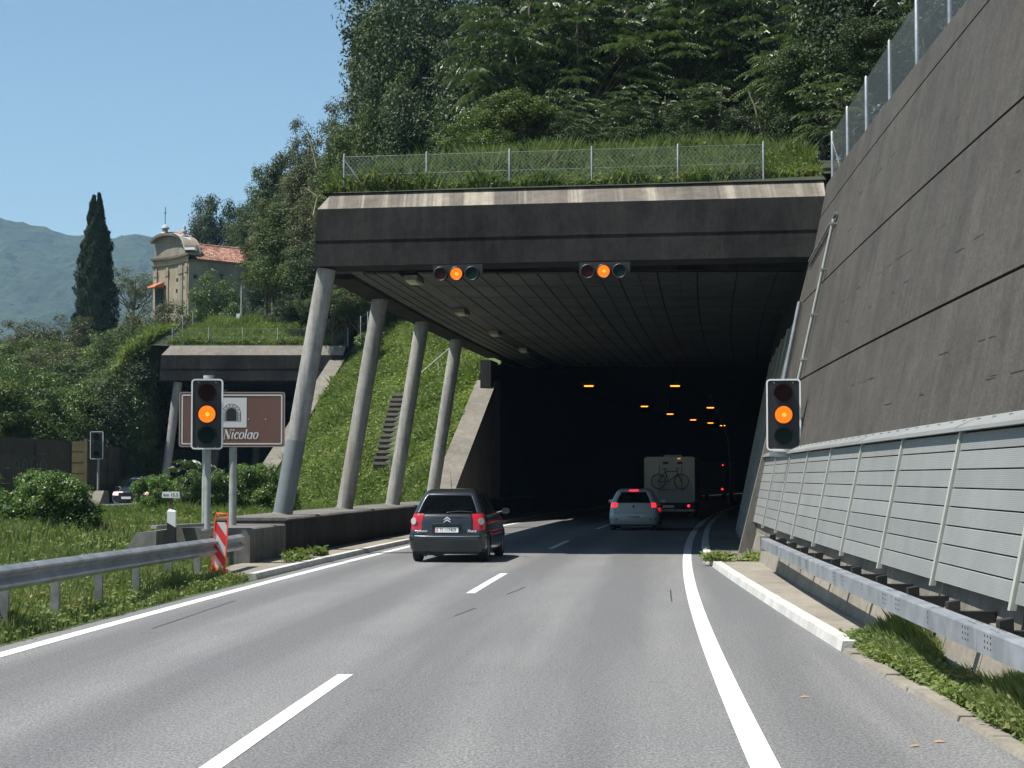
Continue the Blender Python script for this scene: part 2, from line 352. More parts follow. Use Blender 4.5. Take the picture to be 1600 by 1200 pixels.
# valley side / far mountain
def mountain():
    xs = np.linspace(-2300, 900, 330); ys = np.linspace(1500, 3000, 130); A, B = np.meshgrid(xs, ys, indexing='ij')
    rx = np.array([-2300,-1400,-1000,-717,-681,-627,-582,-555,-520,-480,-300,0,300,900]); rz = np.array([620,520,430,367,360,345,340,335,341,330,300,250,220,200])
    r = np.interp(A, rx, rz); t = (B-1500)/1000
    prof = np.where(t < 1, t**.8, np.maximum(1-(t-1)*.5, 0))
    wob = (nz(A, B, 260, 3)-.5)*70*np.clip(1-np.abs(t-1)*0-.0, 0, 1)*np.clip((1-t)*4, 0, 1) + (nz(A, B, 90, 5)-.5)*26*np.clip((1-t)*6+.12,0,1)
    z = r*prof + wob + (nz(A, B, 22, 8)-.5)*9 + (nz(A, B, 11, 9)-.5)*7
    z[:, 0] = -2
    me = bpy.data.meshes.new('mountain'); n, m = A.shape; i = (np.arange(n-1)[:, None]*m + np.arange(m-1)[None]).ravel()
    fast_mesh(me, np.stack([A, B, z], -1).reshape(-1, 3), np.stack([i, i+m, i+m+1, i+1], -1), False)
    mt, t_, out = new_mat('forest_slope'); b = node(t_, 'ShaderNodeBsdfPrincipled', i_Roughness=.95); v = coords(t_)
    c = mixc(t_, ramp(t_, noise(t_, v, .012, 5, .7), .35, .65), (.008,.020,.010), (.026,.044,.020))
    c = mixc(t_, .8, c, mixc(t_, 1, c, ramp(t_, noise(t_, v, .12, 3, .7), .3, .7, (.25,.25,.25,1), (1.9,1.9,1.7,1)), 'MULTIPLY'))
    t_.links.new(c, b.inputs['Base Color'])
    bn = node(t_, 'ShaderNodeBump', i_Strength=.7, i_Distance=6); t_.links.new(noise(t_, v, .1, 4, .7), bn.inputs['Height']); t_.links.new(bn.outputs[0], b.inputs['Normal'])
    t_.links.new(b.outputs[0], out.inputs[0])
    link('mountain', me, mt)['kind'] = 'structure'
mountain()

# ================================================================ ROAD
TOFF = -9.3                       # tunnel's left inner wall
kerbR = lambda Y: np.interp(Y, [4, 12, 19.6, 26.5, 38, 44.5, 240], [1.95, 1.75, 1.39, 1.08, .52, .42, .42])
ribbon('road', -8.0, lambda Y: kerbR(Y)+.02, -4, 240, 0, M['asphalt'])
ribbon('left_carriageway', -30.4, -21.2, 20, 240, .42, M['asphalt'])
def edge_line(o, Y0, Y1, w=.2):
    ribbon('edge_line', o-w/2, o+w/2, Y0, Y1, .004, M['paint'])
edge_line(0, 2, 200); edge_line(-7.62, 2, 200)
for k in range(9):
    a = 17.3-6 + 18*k - 0.0
    ribbon('lane_marking', -3.70, -3.55, a, a+6, .004, M['paint'])
ribbon('edge_line', -22.0, -21.85, 40, 160, .424, M['paint']); ribbon('edge_line', -29.6, -29.45, 40, 160, .424, M['paint'])
# hairline cracks sealed or open
for (o0, Y0, o1, Y1) in ((-6.9, 22.5, -7.05, 27.5), (-3.0, 29, -2.85, 31), (-3.35, 24.5, -3.2, 26), (-.35, 27.4, -.36, 30.2)):
    n = 9; mb = MB(); vs = []
    for i in range(n):
        t = i/(n-1); w = .008+.004*random.random(); p = P(o0+(o1-o0)*t+random.uniform(-.012,.012), Y0+(Y1-Y0)*t, .003); vs += [p-Vector((w,0,0)), p+Vector((w,0,0))]
    mb.add(vs, [(2*i,2*i+1,2*i+3,2*i+2) for i in range(n-1)]); mb.build('road_crack', M['tar'])['kind'] = 'structure'
# kerbs: each kerbstone is a piece
def kerb(name, of, Y0, Y1, w, side, h=.12, step=1.0, mat=None, jit=.0015):
    root = tag(bpy.data.objects.new(name, None), kind='structure'); COL.objects.link(root); root.location = P(of(Y0), Y0, 0)
    Y = Y0; k = 0
    while Y < Y1-.01:
        Yb = min(Y+step, Y1); j = random.uniform(-jit, jit); a, b = Y+.003, Yb-.003; hz = h+random.uniform(-jit, jit)
        p = [P(of(a)+j,a,-.03), P(of(a)+w+j,a,-.03), P(of(b)+w+j,b,-.03), P(of(b)+j,b,-.03)]
        q = [P(of(a)+j+(.03 if side>0 else 0),a,hz), P(of(a)+w+j-(0 if side>0 else .03),a,hz), P(of(b)+w+j-(0 if side>0 else .03),b,hz), P(of(b)+j+(.03 if side>0 else 0),b,hz)]
        MB().hexa(p+q).build('kerbstone', mat or M['kerb'], root); Y = Yb; k += 1
    return root
kerb('right_kerb', kerbR, 19.6, 38.4, .2, 1, .11)
kerb('right_kerb', lambda Y: .36, 39.2, 110, .2, 1, .13, 2.0)
kerb('left_kerb', lambda Y: -8.2, 33.2, 150, .2, -1, .11, 2.0)
kerb('verge_edging', lambda Y: kerbR(Y)+.0, 1, 19.5, .17, 1, .035, 1.0, M['walk'], .012)
# corner kerb across the walkway and walkways
mb = MB(); mb.hexa([P(.55,38.4,0),P(1.6,38.4,0),P(1.6,38.6,0),P(.4,39.1,0),P(.55,38.4,.13),P(1.6,38.4,.13),P(1.6,38.6,.13),P(.4,39.1,.13)]); mb.build('kerb_end', M['kerb'])['kind'] = 'structure'
ribbon('walkway', lambda Y: kerbR(Y)+.2, 2.6, 19.6, 38.4, .10, M['walk'])
ribbon('walkway', .56, 1.75, 38.6, 150, .115, M['parapet'])
ribbon('walkway', -9.3, -8.2, 32.5, 150, .10, M['walk'])
ribbon('verge_ground', lambda Y: kerbR(Y)+.16, 2.7, 4, 19.7, .02, M['soil'])

# ================================================================ RIGHT RETAINING WALL (battered)
def wo_(Y, z): return 1.67 + .027*(42-min(Y,42)) + .21*(z-.85)
def zt(Y): return 8.05 + .018*Y
wall = thing('retaining_wall', 'tall dark leaning concrete retaining wall right of the road with streaks and lift joints', 'wall', P(wo_(42,0),42,0))
lifts = [(-.1, 1.985), (2.015, 3.95), (3.99, 5.97), (6.01, 7.97), (8.005, None)]
for li, (z0, z1) in enumerate(lifts):
    mb = MB(); path = []; Ys = [-4+i*2.0 for i in range(24)]; vs = []
    for Y in Ys:
        Y = min(Y, 42.1); za = z0; zb = z1 if z1 else zt(Y)
        j = .0
        vs += [P(wo_(Y,za)+j,Y,za), P(wo_(Y,zb)+j,Y,zb), P(wo_(Y,zb)+.8,Y,zb), P(wo_(Y,za)+.8,Y,za)]
    n = len(Ys); fs = []
    for i in range(n-1):
        for k in range(4): fs.append((i*4+k, i*4+(k+1)%4, i*4+4+(k+1)%4, i*4+4+k))
    fs += [(0,1,2,3), tuple((n-1)*4+k for k in (3,2,1,0))]
    mb.add(vs, fs); mb.build('wall_lift', M['wall'], wall)
mb = MB()   # dark open joint behind the gaps
vs = []
for Y in (-4.0, 12, 22, 32, 42.0): vs += [P(wo_(Y,-.1)+.07,Y,-.1), P(wo_(Y,8)+.07,Y,8.0)]
mb.add(vs, [(2*i,2*i+1,2*i+3,2*i+2) for i in range(4)]); mb.build('joint', M['dark'], wall)
# short scratched form marks on the face
fm = MB()
for _ in range(80):
    Y = random.uniform(12, 40); z = random.choice([2.9, 3.35, 4.6, 5.1, 6.6, 7.2]) + random.uniform(-.02,.02); L = random.uniform(.15,.6)
    a, b = P(wo_(Y,z)-.004,Y,z), P(wo_(Y+L,z)-.004,Y+L,z); h = random.uniform(.004,.010); fm.quad(a, b, b+Vector((0,0,h)), a+Vector((0,0,h)))
fm.build('form_mark', M['dark'], wall)['kind'] = 'stuff'
# base blocks under the noise panels
for i in range(26):
    a = -.48 + 1.62*i; b = min(a+1.595, 41.0)
    p = []
    for z, off in ((-.02, -.10), (.62, -.06)):
        for (Y, d) in ((a,0),(a,.12),(b,.12),(b,0)): p.append(P(wo_(Y,z)+off+d+(.0 if d==0 else -.05), Y, z))
    MB().hexa([p[0],p[1],p[2],p[3],p[4],p[5],p[6],p[7]]).build('base_block', M['walk'], wall)
for (Ya, Yb) in ((-2, 18), (18, 30), (30, 41.6)):
    p = []
    for z in (.60, .98):
        for (Y, dd) in ((Ya,0),(Ya,.05),(Yb,.05),(Yb,0)): p.append(P(wo_(Y,z)-.03+dd-.0, Y, z))
    MB().hexa(p).build('upper_base', M['pale_conc'], wall)
# noise barrier: rows of planks between slanting posts
bar = thing('noise_barrier', 'pale grey aluminium noise barrier planks along the foot of the retaining wall', 'noise barrier', P(1.6,30,.85))
YP = [1.2 + 3.4*i for i in range(13)]      # posts
def opt(Y, z, d=0): return P(wo_(Y, z) - .10 - d, Y, z)
zrows = [.85 + i*(1.50/8) for i in range(9)]
def plank_between(a, b, z0, z1, fn, mat, parent, d0=.0, ribs=4):
    """a plank with fine horizontal ribs"""
    mb = MB(); prof = [(z0+.004, .012), (z0+.010, .028)]
    for k in range(ribs):
        za = z0+.012 + (z1-z0-.03)*(k/ribs); zb = z0+.012+(z1-z0-.03)*((k+.5)/ribs); prof += [(za+.001,.028),(zb,.0270)]
    prof += [(z1-.014,.028),(z1-.006, .014)]
    vs = [];
    for z, d in prof: vs += [fn(a,z,d+d0), fn(b,z,d+d0)]
    n = len(prof); fs = [(2*i,2*i+1,2*i+3,2*i+2) for i in range(n-1)]
    vs += [fn(a,z0+.006,-.07), fn(b,z0+.006,-.07), fn(a,z1-.008,-.07), fn(b,z1-.008,-.07)]
    fs += [(0, 2*n, 2*n+1, 1), (2*n-2, 2*n-1, 2*n+3, 2*n+2)]
    mb.add(vs, fs); return mb.build('plank', mat, parent)
for i in range(len(YP)-1):
    for r in range(8): plank_between(YP[i]+.06, YP[i+1]-.06, zrows[r], zrows[r+1], opt, M['panel'], bar, ribs=9)
for Y in YP:
    p = [opt(Y-.04,.80,.0), opt(Y-.04,.80,.055), opt(Y+.04,.80,.055), opt(Y+.04,.80,.0)]
    q = [opt(Y-.04,2.36,.0), opt(Y-.04,2.36,.055), opt(Y+.04,2.36,.055), opt(Y+.04,2.36,.0)]
    MB().hexa([p[0],p[1],p[2],p[3],q[0],q[1],q[2],q[3]]).build('post', M['panel_post'], bar)
for i in range(len(YP)-1):   # cap flashing sloping back to the wall, each sheet a piece
    a, b = YP[i]-.02, YP[i+1]-.03; w = random.uniform(-.006,.006)
    p = [opt(a,2.36,.11), opt(a,2.36,-.12), opt(b,2.36,-.12), opt(b,2.36,.11)]
    q = [opt(a,2.40+w,.11), opt(a,2.52,-.12), opt(b,2.52,-.12), opt(b,2.40+w,.11)]
    MB().hexa(p+q).build('cap_flashing', M['panel'], bar)
    rv = MB()
    for k in range(5):
        Y = a+.3+k*.68; c = opt(Y, 2.475, -.03); rv.tube([c-Vector((0,0,.03)), c+Vector((0,0,.012))], .018, 6)
    rv.build('rivet', M['zinc'], bar)['kind'] = 'stuff'
# inside the portal the same wall goes on, clad full height
inner = thing('tunnel_cladding', 'grey plank cladding on the right wall just inside the tunnel mouth', 'wall cladding', P(1.7,50,0))
def opi(Y, z, d=0): return P(wo_(42, z) - .04 - d, Y, z)
for i in range(6):
    a = 42.4 + 3.4*i
    for r in range(13): plank_between(a+.06, a+3.34, .2+r*.42, .2+(r+1)*.42, opi, M['panel'], inner, ribs=2)
    p = [opi(a-.04,.1,0),opi(a-.04,.1,.06),opi(a+.04,.1,.06),opi(a+.04,.1,0)]; q = [opi(a-.04,5.7,0),opi(a-.04,5.7,.06),opi(a+.04,5.7,.06),opi(a+.04,5.7,0)]
    MB().hexa(p+q).build('post', M['panel_post'], inner)
# portal pier at the road side
pier = MB(); y0, y1 = 41.9, 42.3
pier.hexa([P(wo_(42,0)-.32,y0,0),P(wo_(42,0)+.3,y0,0),P(wo_(42,0)+.3,y1,0),P(wo_(42,0)-.32,y1,0),
           P(wo_(42,7)-.03,y0,7.0),P(wo_(42,7)+.3,y0,7.0),P(wo_(42,7)+.3,y1,7.0),P(wo_(42,7)-.03,y1,7.0)])
tag(pier.build('portal_pier', M['pale_conc']), 'narrow pale concrete pier edging the right side of the tunnel mouth', 'pier')

# box-beam guard rail on the right
gr = thing('guard_rail', 'galvanised box-beam guard rail in front of the pale noise barrier', 'guard rail', P(1.5,33.8,0))
goff = lambda Y: np.interp(Y, [0, 6, 12.6, 33.8], [2.2, 2.05, 1.88, 1.44])
Y = 1.8
while Y < 33.7:
    Yb = min(Y+4.0, 33.8)
    path = rpath(0, Y+.004, Yb-.004, 0, 5, of=goff)
    mb = MB(); mb.sweep(path, [(-.075,.56),(.075,.56),(.075,.735),(.06,.75),(-.06,.75),(-.075,.735)]); mb.build('beam', M['zinc'], gr)
    hl = MB(); 
    for q in (Y+.3, Y+.4, Y+.5, Y+2.0, Yb-.5, Yb-.4, Yb-.3):
        for z in (.61, .655, .70):
            c = P(goff(q)-.0762, q, z); c2 = P(goff(q+.03)-.0762, q+.03, z); hl.quad(c, c2, c2+Vector((0,0,.018)), c+Vector((0,0,.018)))
        for dx in (-.03,.03):
            c = P(goff(q)+dx, q, .7525); hl.quad(c, c+Vector((.02,0,0)), c+Vector((.02,.03,0)), c+Vector((0,.03,0)))
    hl.build('bolt_hole', M['dark'], gr)['kind'] = 'stuff'; Y = Yb
Y = 1.8
while Y < 33.9:
    o = float(goff(Y)); o2 = wo_(Y,.68)-.02; mb = MB()
    mb.hexa([P(o+.075,Y-.06,.62),P(o2,Y-.06,.60),P(o2,Y+.06,.60),P(o+.075,Y+.06,.62),P(o+.075,Y-.06,.72),P(o2,Y-.06,.72),P(o2,Y+.06,.72),P(o+.075,Y+.06,.72)]); mb.build('bracket', M['dark'], gr)
    MB().hexa([P(o+.09,Y-.07,.70),P(o+.2,Y-.07,.70),P(o+.2,Y+.07,.70),P(o+.09,Y+.07,.70),P(o+.09,Y-.07,.80),P(o+.2,Y-.07,.82),P(o+.2,Y+.07,.82),P(o+.09,Y+.07,.80)]).build('fixing_block', M['beam'], gr); Y += 2.0
c = P(1.44,33.85,0); mb = MB(); mb.box(c.x-.09,c.x+.09,c.y,c.y+.03,.5,.78); mb.build('end_plate', M['zinc'], gr)

# W-beam guard rail on the left
gl = thing('guard_rail', 'weathered W-beam guard rail on short posts in the grass left of the road', 'guard rail', P(-8.7,28,0))
loff = lambda Y: np.interp(Y, [6, 21.6, 33, 36], [-8.45, -8.5, -8.8, -8.98]); lz = lambda Y: np.interp(Y, [6, 21.6, 36], [.53, .52, .44])
prof = [(.0,0),(.05,.03),(.085,.055),(.085,.085),(.03,.125),(.0,.155),(.03,.185),(.085,.225),(.085,.255),(.05,.28),(.0,.31)]
prof = prof + [(a-.012, b) for a, b in reversed(prof)]
Y = 8.0
while Y < 35.9:
    Yb = min(Y+4.0, 36.0); mb = MB(); mb.sweep(rpath(0, Y-.06, Yb, 0, 5, zf=lz, of=loff), prof, True, False); mb.build('rail', M['zinc'], gl)
    Y = Yb
Y = 9.7
while Y < 35.9:
    c = P(float(loff(Y)), Y, 0); zz = float(lz(Y)); mb = MB(); mb.box(c.x-.13,c.x-.02,c.y-.05,c.y+.05,-.05,zz+.26); mb.build('post', M['zinc_dark'], gl); Y += 2.05

# ================================================================ RIGHT GALLERY
gal = thing('road_gallery', 'open concrete road gallery at the tunnel mouth over the right carriageway', 'tunnel gallery', P(-4,44,0))
ZS = 7.1
def fbeam(oL, oR, fY, z0, zc, zt_, depth, root, lean=.15, chD=.55, cap='chamfer'):
    """front beam: dark fascia with a sloping pale chamfer on top"""
    def q(o, dy, z): return P(o, fY(o)+dy, z)
    n = 9; pr = [(0, z0), (0, z0+.62), (-.02, z0+.635), (-.02, zc), (chD, zt_), (depth, zt_), (depth, z0)]
    mb = MB(); vs = []; m = len(pr)
    for i in range(n):
        t = i/(n-1)
        for dy, z in pr:
            l = oL - lean*(1-(z-z0)/(zt_-z0))*1.0 + (.22*(z-zc)/(zt_-zc) if z > zc else 0); o = l + (oR-l)*t; vs.append(q(o, dy, z))
    low = [k for k in range(m)]
    fs = []; ch = []
    for i in range(n-1):
        for k in range(m):
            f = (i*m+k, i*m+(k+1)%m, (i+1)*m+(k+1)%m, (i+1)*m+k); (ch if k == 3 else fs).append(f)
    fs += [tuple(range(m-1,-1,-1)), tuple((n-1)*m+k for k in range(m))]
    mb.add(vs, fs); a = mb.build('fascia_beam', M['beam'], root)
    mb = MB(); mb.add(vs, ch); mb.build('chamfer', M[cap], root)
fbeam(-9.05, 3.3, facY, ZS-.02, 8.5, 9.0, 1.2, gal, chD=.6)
# roof slab above the soffit, left edge stepping up
mb = MB(); mb.sweep(rpath(0, 45.0, 150, 0, 36), [(-9.2,ZS+.04),(3.3,ZS+.04),(3.3,8.6),(-9.2,8.6)]); mb.build('roof_slab', M['beam'], gal)
mb = MB(); mb.sweep(rpath(0, 45.4, 76, 0, 11), [(-9.3,ZS-.06),(-8.6,ZS-.06),(-8.55,ZS+.03),(-9.3,ZS+.03)]); mb.build('edge_beam', M['beam'], gal)
# soffit panels
os_ = [-9.28, -8.3, -7.35] ; os2 = [-6.85 + i*1.02 for i in range(9)]
strips = [(-8.52,-7.96),(-7.92,-7.35)] + [(os2[i]+.02, os2[i+1]-.02) for i in range(8)] + [(1.33,2.32),(2.36,2.98)]
for (a, b) in strips:
    Y = 45.3
    while Y < 84:
        L = 3.0; sk = .12*0
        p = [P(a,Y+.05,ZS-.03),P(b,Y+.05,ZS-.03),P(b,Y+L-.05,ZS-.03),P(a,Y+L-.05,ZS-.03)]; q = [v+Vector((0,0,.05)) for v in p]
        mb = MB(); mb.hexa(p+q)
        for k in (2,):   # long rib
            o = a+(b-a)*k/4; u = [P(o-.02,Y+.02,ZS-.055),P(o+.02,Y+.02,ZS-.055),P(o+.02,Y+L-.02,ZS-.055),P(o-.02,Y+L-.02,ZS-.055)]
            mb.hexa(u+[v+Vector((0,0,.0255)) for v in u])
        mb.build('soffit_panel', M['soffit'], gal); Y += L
mb = MB(); mb.sweep(rpath(0,45.3,84,0,14), [(-7.34,ZS-.005),(-6.84,ZS-.005),(-6.84,ZS+.02),(-7.34,ZS+.02)]); mb.build('light_slot', M['dark'], gal)
# tunnel walls
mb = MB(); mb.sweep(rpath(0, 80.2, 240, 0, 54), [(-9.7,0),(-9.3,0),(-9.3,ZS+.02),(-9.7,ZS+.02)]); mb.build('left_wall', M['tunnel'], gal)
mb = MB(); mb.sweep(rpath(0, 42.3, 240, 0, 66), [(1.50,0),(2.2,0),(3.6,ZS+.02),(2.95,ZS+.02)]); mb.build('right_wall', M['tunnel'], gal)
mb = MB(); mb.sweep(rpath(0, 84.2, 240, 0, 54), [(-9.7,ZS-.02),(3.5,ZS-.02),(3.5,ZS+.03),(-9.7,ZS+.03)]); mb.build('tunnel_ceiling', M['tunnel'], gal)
a = P(-9.7,238,0); b = P(3.5,238,0); MB().box(a.x,b.x,a.y,a.y+1,0,7.2).build('end_wall', M['tunnel'], gal)
if 0: mb = MB(); mb.sweep([(P(-9.3,88,0),Vector((1,0,0))),(P(-9.3,88.4,0),Vector((1,0,0)))], [(0,6.2),(11.6,6.2),(11.6,7.05),(0,7.05)]); mb.build('crossbeam', M['tunnel'], gal)
# leaning round columns, each its own
def column(Y, ob, ot, zb, ztp, r, label, grp, root=None):
    b, t = P(ob, Y, zb), P(ot, Y, ztp); mb = MB(); mb.tube([b, t], r, 28)
    o = mb.build('column', M['column'], gal if root is None else root)
    if label: o['label'] = label
    mb = MB(); mb.tube([b-Vector((0,0,.02)), b+Vector((.01,0,.035))], [r+.05, r+.005], 24); mb.build('column_base', M['pale_conc'], gal if root is None else root)
    return o
for i in range(4):
    Y = 44.2 + 7.5*i
    cl_ = column(Y, -9.98+.03*i, -8.93-.01*i, .97, ZS-.05, .235, None, None)
    if i == 0:
        q0, q1 = P(-9.98,Y,.97), P(-8.93,Y,ZS-.05); mb = MB(); mb.tube([q0+Vector((0,0,.03)), q0+(q1-q0)*.30], .2385, 28, False); mb.build('lower_sleeve', simple('grey_blue_sleeve', (.16,.18,.19), .6, var=.1), gal)  # darker grey-blue sleeve over the lower part of the first column
# parapet carrying the columns
par = thing('parapet', 'low dark concrete parapet wall that carries the leaning columns beside the left lane', 'wall', P(-9.6,50,0))
mb = MB(); pr = [(-10.75,-.1),(-9.12,-.1),(-9.12,.93),(-9.20,.97),(-10.70,.97)]
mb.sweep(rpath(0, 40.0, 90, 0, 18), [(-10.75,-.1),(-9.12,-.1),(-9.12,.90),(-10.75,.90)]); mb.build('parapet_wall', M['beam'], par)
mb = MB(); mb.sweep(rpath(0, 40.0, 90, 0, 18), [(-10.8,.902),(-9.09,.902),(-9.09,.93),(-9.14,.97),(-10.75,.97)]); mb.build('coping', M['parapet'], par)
mb = MB(); mb.sweep(rpath(0, 36.6, 39.97, 0, 3, of=lambda Y: -(40-Y)*.0), [(-10.8,-.1),(-9.1,-.1),(-9.1,.80),(-9.15,.83),(-10.8,.83)]); mb.build('parapet_end', M['parapet'], par)
# low block with a drain channel left of the parapet end
mb = MB(); c = [P(-11.7,36.4,-.1),P(-10.82,36.4,-.1),P(-10.82,38.6,-.1),P(-11.7,38.6,-.1),P(-11.25,36.5,.76),P(-10.82,36.5,.80),P(-10.82,38.5,.81),P(-11.2,38.5,.78)]
mb.hexa(c); tag(mb.build('concrete_block', M['parapet']), 'low stained concrete block with a sloping end behind the left guard rail', 'concrete block')
a = P(-11.0,36.9,.83); b = P(-9.9,38.3,.86); mb = MB(); mb.tube([a,b], .05, 6); 
u = MB(); d = (b-a).normalized(); s = Vector((-d.y,d.x,0))*.1
u.hexa([a-s,a+s,b+s,b-s,a-s+Vector((0,0,.07)),a+s+Vector((0,0,.07)),b+s+Vector((0,0,.07)),b-s+Vector((0,0,.07))]); tag(u.build('steel_channel', M['zinc_dark']), 'dark steel channel lying across the concrete block near the parapet end', 'steel channel')
# wing walls
def wing(o0, o1, prof_, root, name='wing_wall'):
    mb = MB(); vs = []; 
    for Y, z in prof_: vs += [P(o0,Y,0), P(o1,Y,0), P(o1,Y,z), P(o0,Y,z)]
    n = len(prof_); fs = [(i*4+k, i*4+(k+1)%4, i*4+4+(k+1)%4, i*4+4+k) for i in range(n-1) for k in range(4)]
    fs += [(3,2,1,0), tuple((n-1)*4+k for k in range(4))]; mb.add(vs, fs); return mb.build(name, M['pale_conc'], root)
wing(-10.15, -9.25, [(66.8,.9),(68.5,1.53),(79.3,6.2),(80.1,6.22)], gal)
mb = MB(); mb.sweep(rpath(0,77.0,80.15,0,3), [(-9.75,5.2),(-9.28,5.2),(-9.28,ZS-.07),(-9.75,ZS-.07)]); mb.build('end_pier', M['beam'], gal)

# ================================================================ LEFT GALLERY
g2 = thing('road_gallery', 'second concrete gallery over the left carriageway, farther back behind the bushes', 'tunnel gallery', P(-25,96,0))
fbeam(-29.95, -20.2, lambda o: 96.0, ZS-.02, 8.45, 9.0, 1.2, g2, chD=.6, cap='pale_conc')
mb = MB(); mb.sweep(rpath(0, 97.0, 150, 0, 18), [(-30.2,ZS+.04),(-20.2,ZS+.04),(-20.2,8.6),(-30.2,8.6)]); mb.build('roof_slab', M['beam'], g2)
mb = MB(); mb.sweep(rpath(0, 97.3, 124, 0, 9), [(-30.2,ZS-.1),(-29.2,ZS-.1),(-29.2,ZS+.03),(-30.2,ZS+.03)]); mb.build('edge_beam', M['beam'], g2)
mb = MB(); mb.sweep(rpath(0, 97.9, 200, 0, 36), [(-20.9,0),(-20.2,0),(-20.2,ZS+.03),(-20.9,ZS+.03)]); mb.build('right_wall', M['tunnel'], g2)
mb = MB(); mb.sweep(rpath(0, 121, 200, 0, 26), [(-30.2,0),(-29.6,0),(-29.6,ZS+.03),(-30.2,ZS+.03)]); mb.build('left_wall', M['tunnel'], g2)
mb = MB(); mb.sweep(rpath(0, 150.1, 200, 0, 16), [(-30.2,ZS+.04),(-20.2,ZS+.04),(-20.2,7.4),(-30.2,7.4)]); mb.build('tunnel_ceiling', M['tunnel'], g2)
a = P(-30.2,199,0); b = P(-20.2,199,0); MB().box(a.x,b.x,a.y,a.y+1,0,7.2).build('end_wall', M['tunnel'], g2)
wing(-20.95, -20.15, [(80,.6),(82.5,1.9),(97.2,8.75),(98,8.8)], g2)
wing(-30.2, -29.3, [(111,1.2),(113,1.6),(121,5.0),(122,5.1)], g2)
for i in range(3): column(96.6+7.5*i, -30.0, -29.3, 1.22, ZS-.08, .235, None, None, g2)
p2 = thing('parapet', 'concrete parapet under the columns of the far left gallery', 'wall', P(-30.2,90,0))
mb = MB(); mb.sweep(rpath(0, 88.0, 125, 0, 14), [(-30.9,0),(-29.6,0),(-29.6,1.15),(-29.7,1.22),(-30.8,1.22)]); mb.build('parapet_wall', M['parapet'], p2)
mb = MB(); c = [P(-30.9,86.0,0),P(-29.6,86.0,0),P(-29.6,87.98,0),P(-30.9,87.98,0),P(-30.8,87.4,1.22),P(-29.7,87.4,1.22),P(-29.7,87.98,1.22),P(-30.8,87.98,1.22)]
mb.hexa(c); mb.build('parapet_end', M['pale_conc'], p2)
# dark noise walls left of the left carriageway
for (nm, lab, o, Ya, Yb, zt2) in (('noise_wall', 'dark olive noise wall with graffiti left of the far carriageway, nearest section', -30.2, 52, 84.2, 3.62), ('noise_wall', 'dark noise wall behind the far gallery columns, set back beyond the ochre post', -31.9, 85.6, 128, 3.5)):
    nw = thing(nm, lab, 'noise wall', P(o,(Ya+Yb)/2,0)); n = int(round((Yb-Ya)/4)); st = (Yb-Ya)/n
    for i in range(n):
        a = Ya+st*i; b = a+st
        for r in range(5):
            z0, z1 = .3+(zt2-.3)/5*r, .3+(zt2-.3)/5*(r+1)
            mb = MB(); mb.hexa([P(o,a+.07,z0),P(o+.1,a+.07,z0),P(o+.1,b-.07,z0),P(o,b-.07,z0),P(o,a+.07,z1-.02),P(o+.1,a+.07,z1-.02),P(o+.1,b-.07,z1-.02),P(o,b-.07,z1-.02)])
            mb.build('plank', M['green_wall'], nw)
    for i in range(n+1):
        c = P(o+.06, Ya+st*i, 0); MB().box(c.x-.1,c.x+.1,c.y-.06,c.y+.06,0,zt2+.04).build('post', M['green_wall'], nw)
    if zt2 > 3.6:
        gm = MB()
        for j, (Yg, rr) in enumerate(((81.0,.33),(80.0,.36),(79.0,.3),(78.1,.3))):
            pts = [P(o+.125, Yg+rr*cos(t), 2.1+rr*1.9*sin(t)) for t in np.linspace(-.4, 3.6, 12)]; gm.tube(pts, .02, 4)
        gm.build('graffiti', simple('faded_spray_paint', (.16,.16,.15), .8), nw)
c = P(-29.8, 84.8, 0); rt = thing('barrier_return', 'ochre end post with short stepped panels where the dark noise wall jogs back', 'noise wall post', c)
MB().box(c.x+.12,c.x+.28,c.y-.1,c.y+.1,0,3.7).build('post', M['ochre'], rt)
for r in range(6): MB().box(c.x-.45,c.x+.1,c.y-.04,c.y+.04,.5+r*.52,.98+r*.52).build('panel', M['ochre'], rt)
# far guard rail left
g3 = thing('guard_rail', 'short far guard rail beside the left carriageway behind the round bush', 'guard rail', P(-21.0,75,0))
mb = MB(); mb.sweep(rpath(-20.9, 58, 81, .62, 8), [(a-.04,b) for a,b in prof]); mb.build('rail', M['zinc'], g3)
for Y in np.arange(59, 81, 2.5):
    c = P(-20.95, Y, .3); MB().box(c.x-.06,c.x+.06,c.y-.05,c.y+.05,.3,.85).build('post', M['zinc'], g3)

# stairs up the embankment
st = thing('concrete_stairs', 'narrow concrete steps climbing the green embankment behind the second column', 'stairs', (-5.25,75.4,2.2))
for i in range(14):
    t = i/13; Y = 75.3 + 8.2*t; X = -5.35 + .25*t; z = 1.53 + .38*(Y-68.5) + .6*(X+2.45) + .1
    MB().box(X-.55, X+.55, Y-.06, Y+.50, z-.06, z+.06).build('step', M['walk'], st)
    MB().box(X-.52, X+.52, Y+.10, Y+.50, z-.30, z-.052).build('riser', M['beam'] if 0 else M['parapet'], st)  # darker concrete on risers: recess shade under the treads put into the colour
hr = thing('handrail', 'thin pale handrail running up the embankment above the steps', 'handrail', (-4.9,78,3))
pts = []
for t in (0, .5, 1):
    X = -4.5+2.1*t; Y = 82.8+2.0*t; pts.append(Vector((X, Y, 1.53+.38*(Y-68.5)+.6*(X+2.45)+.75)))
mb = MB(); mb.tube(pts, .028, 6); mb.build('rail', M['panel_post'], hr)
for p in pts: mb = MB(); mb.tube([p, p-Vector((0,0,.95))], .03, 6); mb.build('post', M['panel_post'], hr)
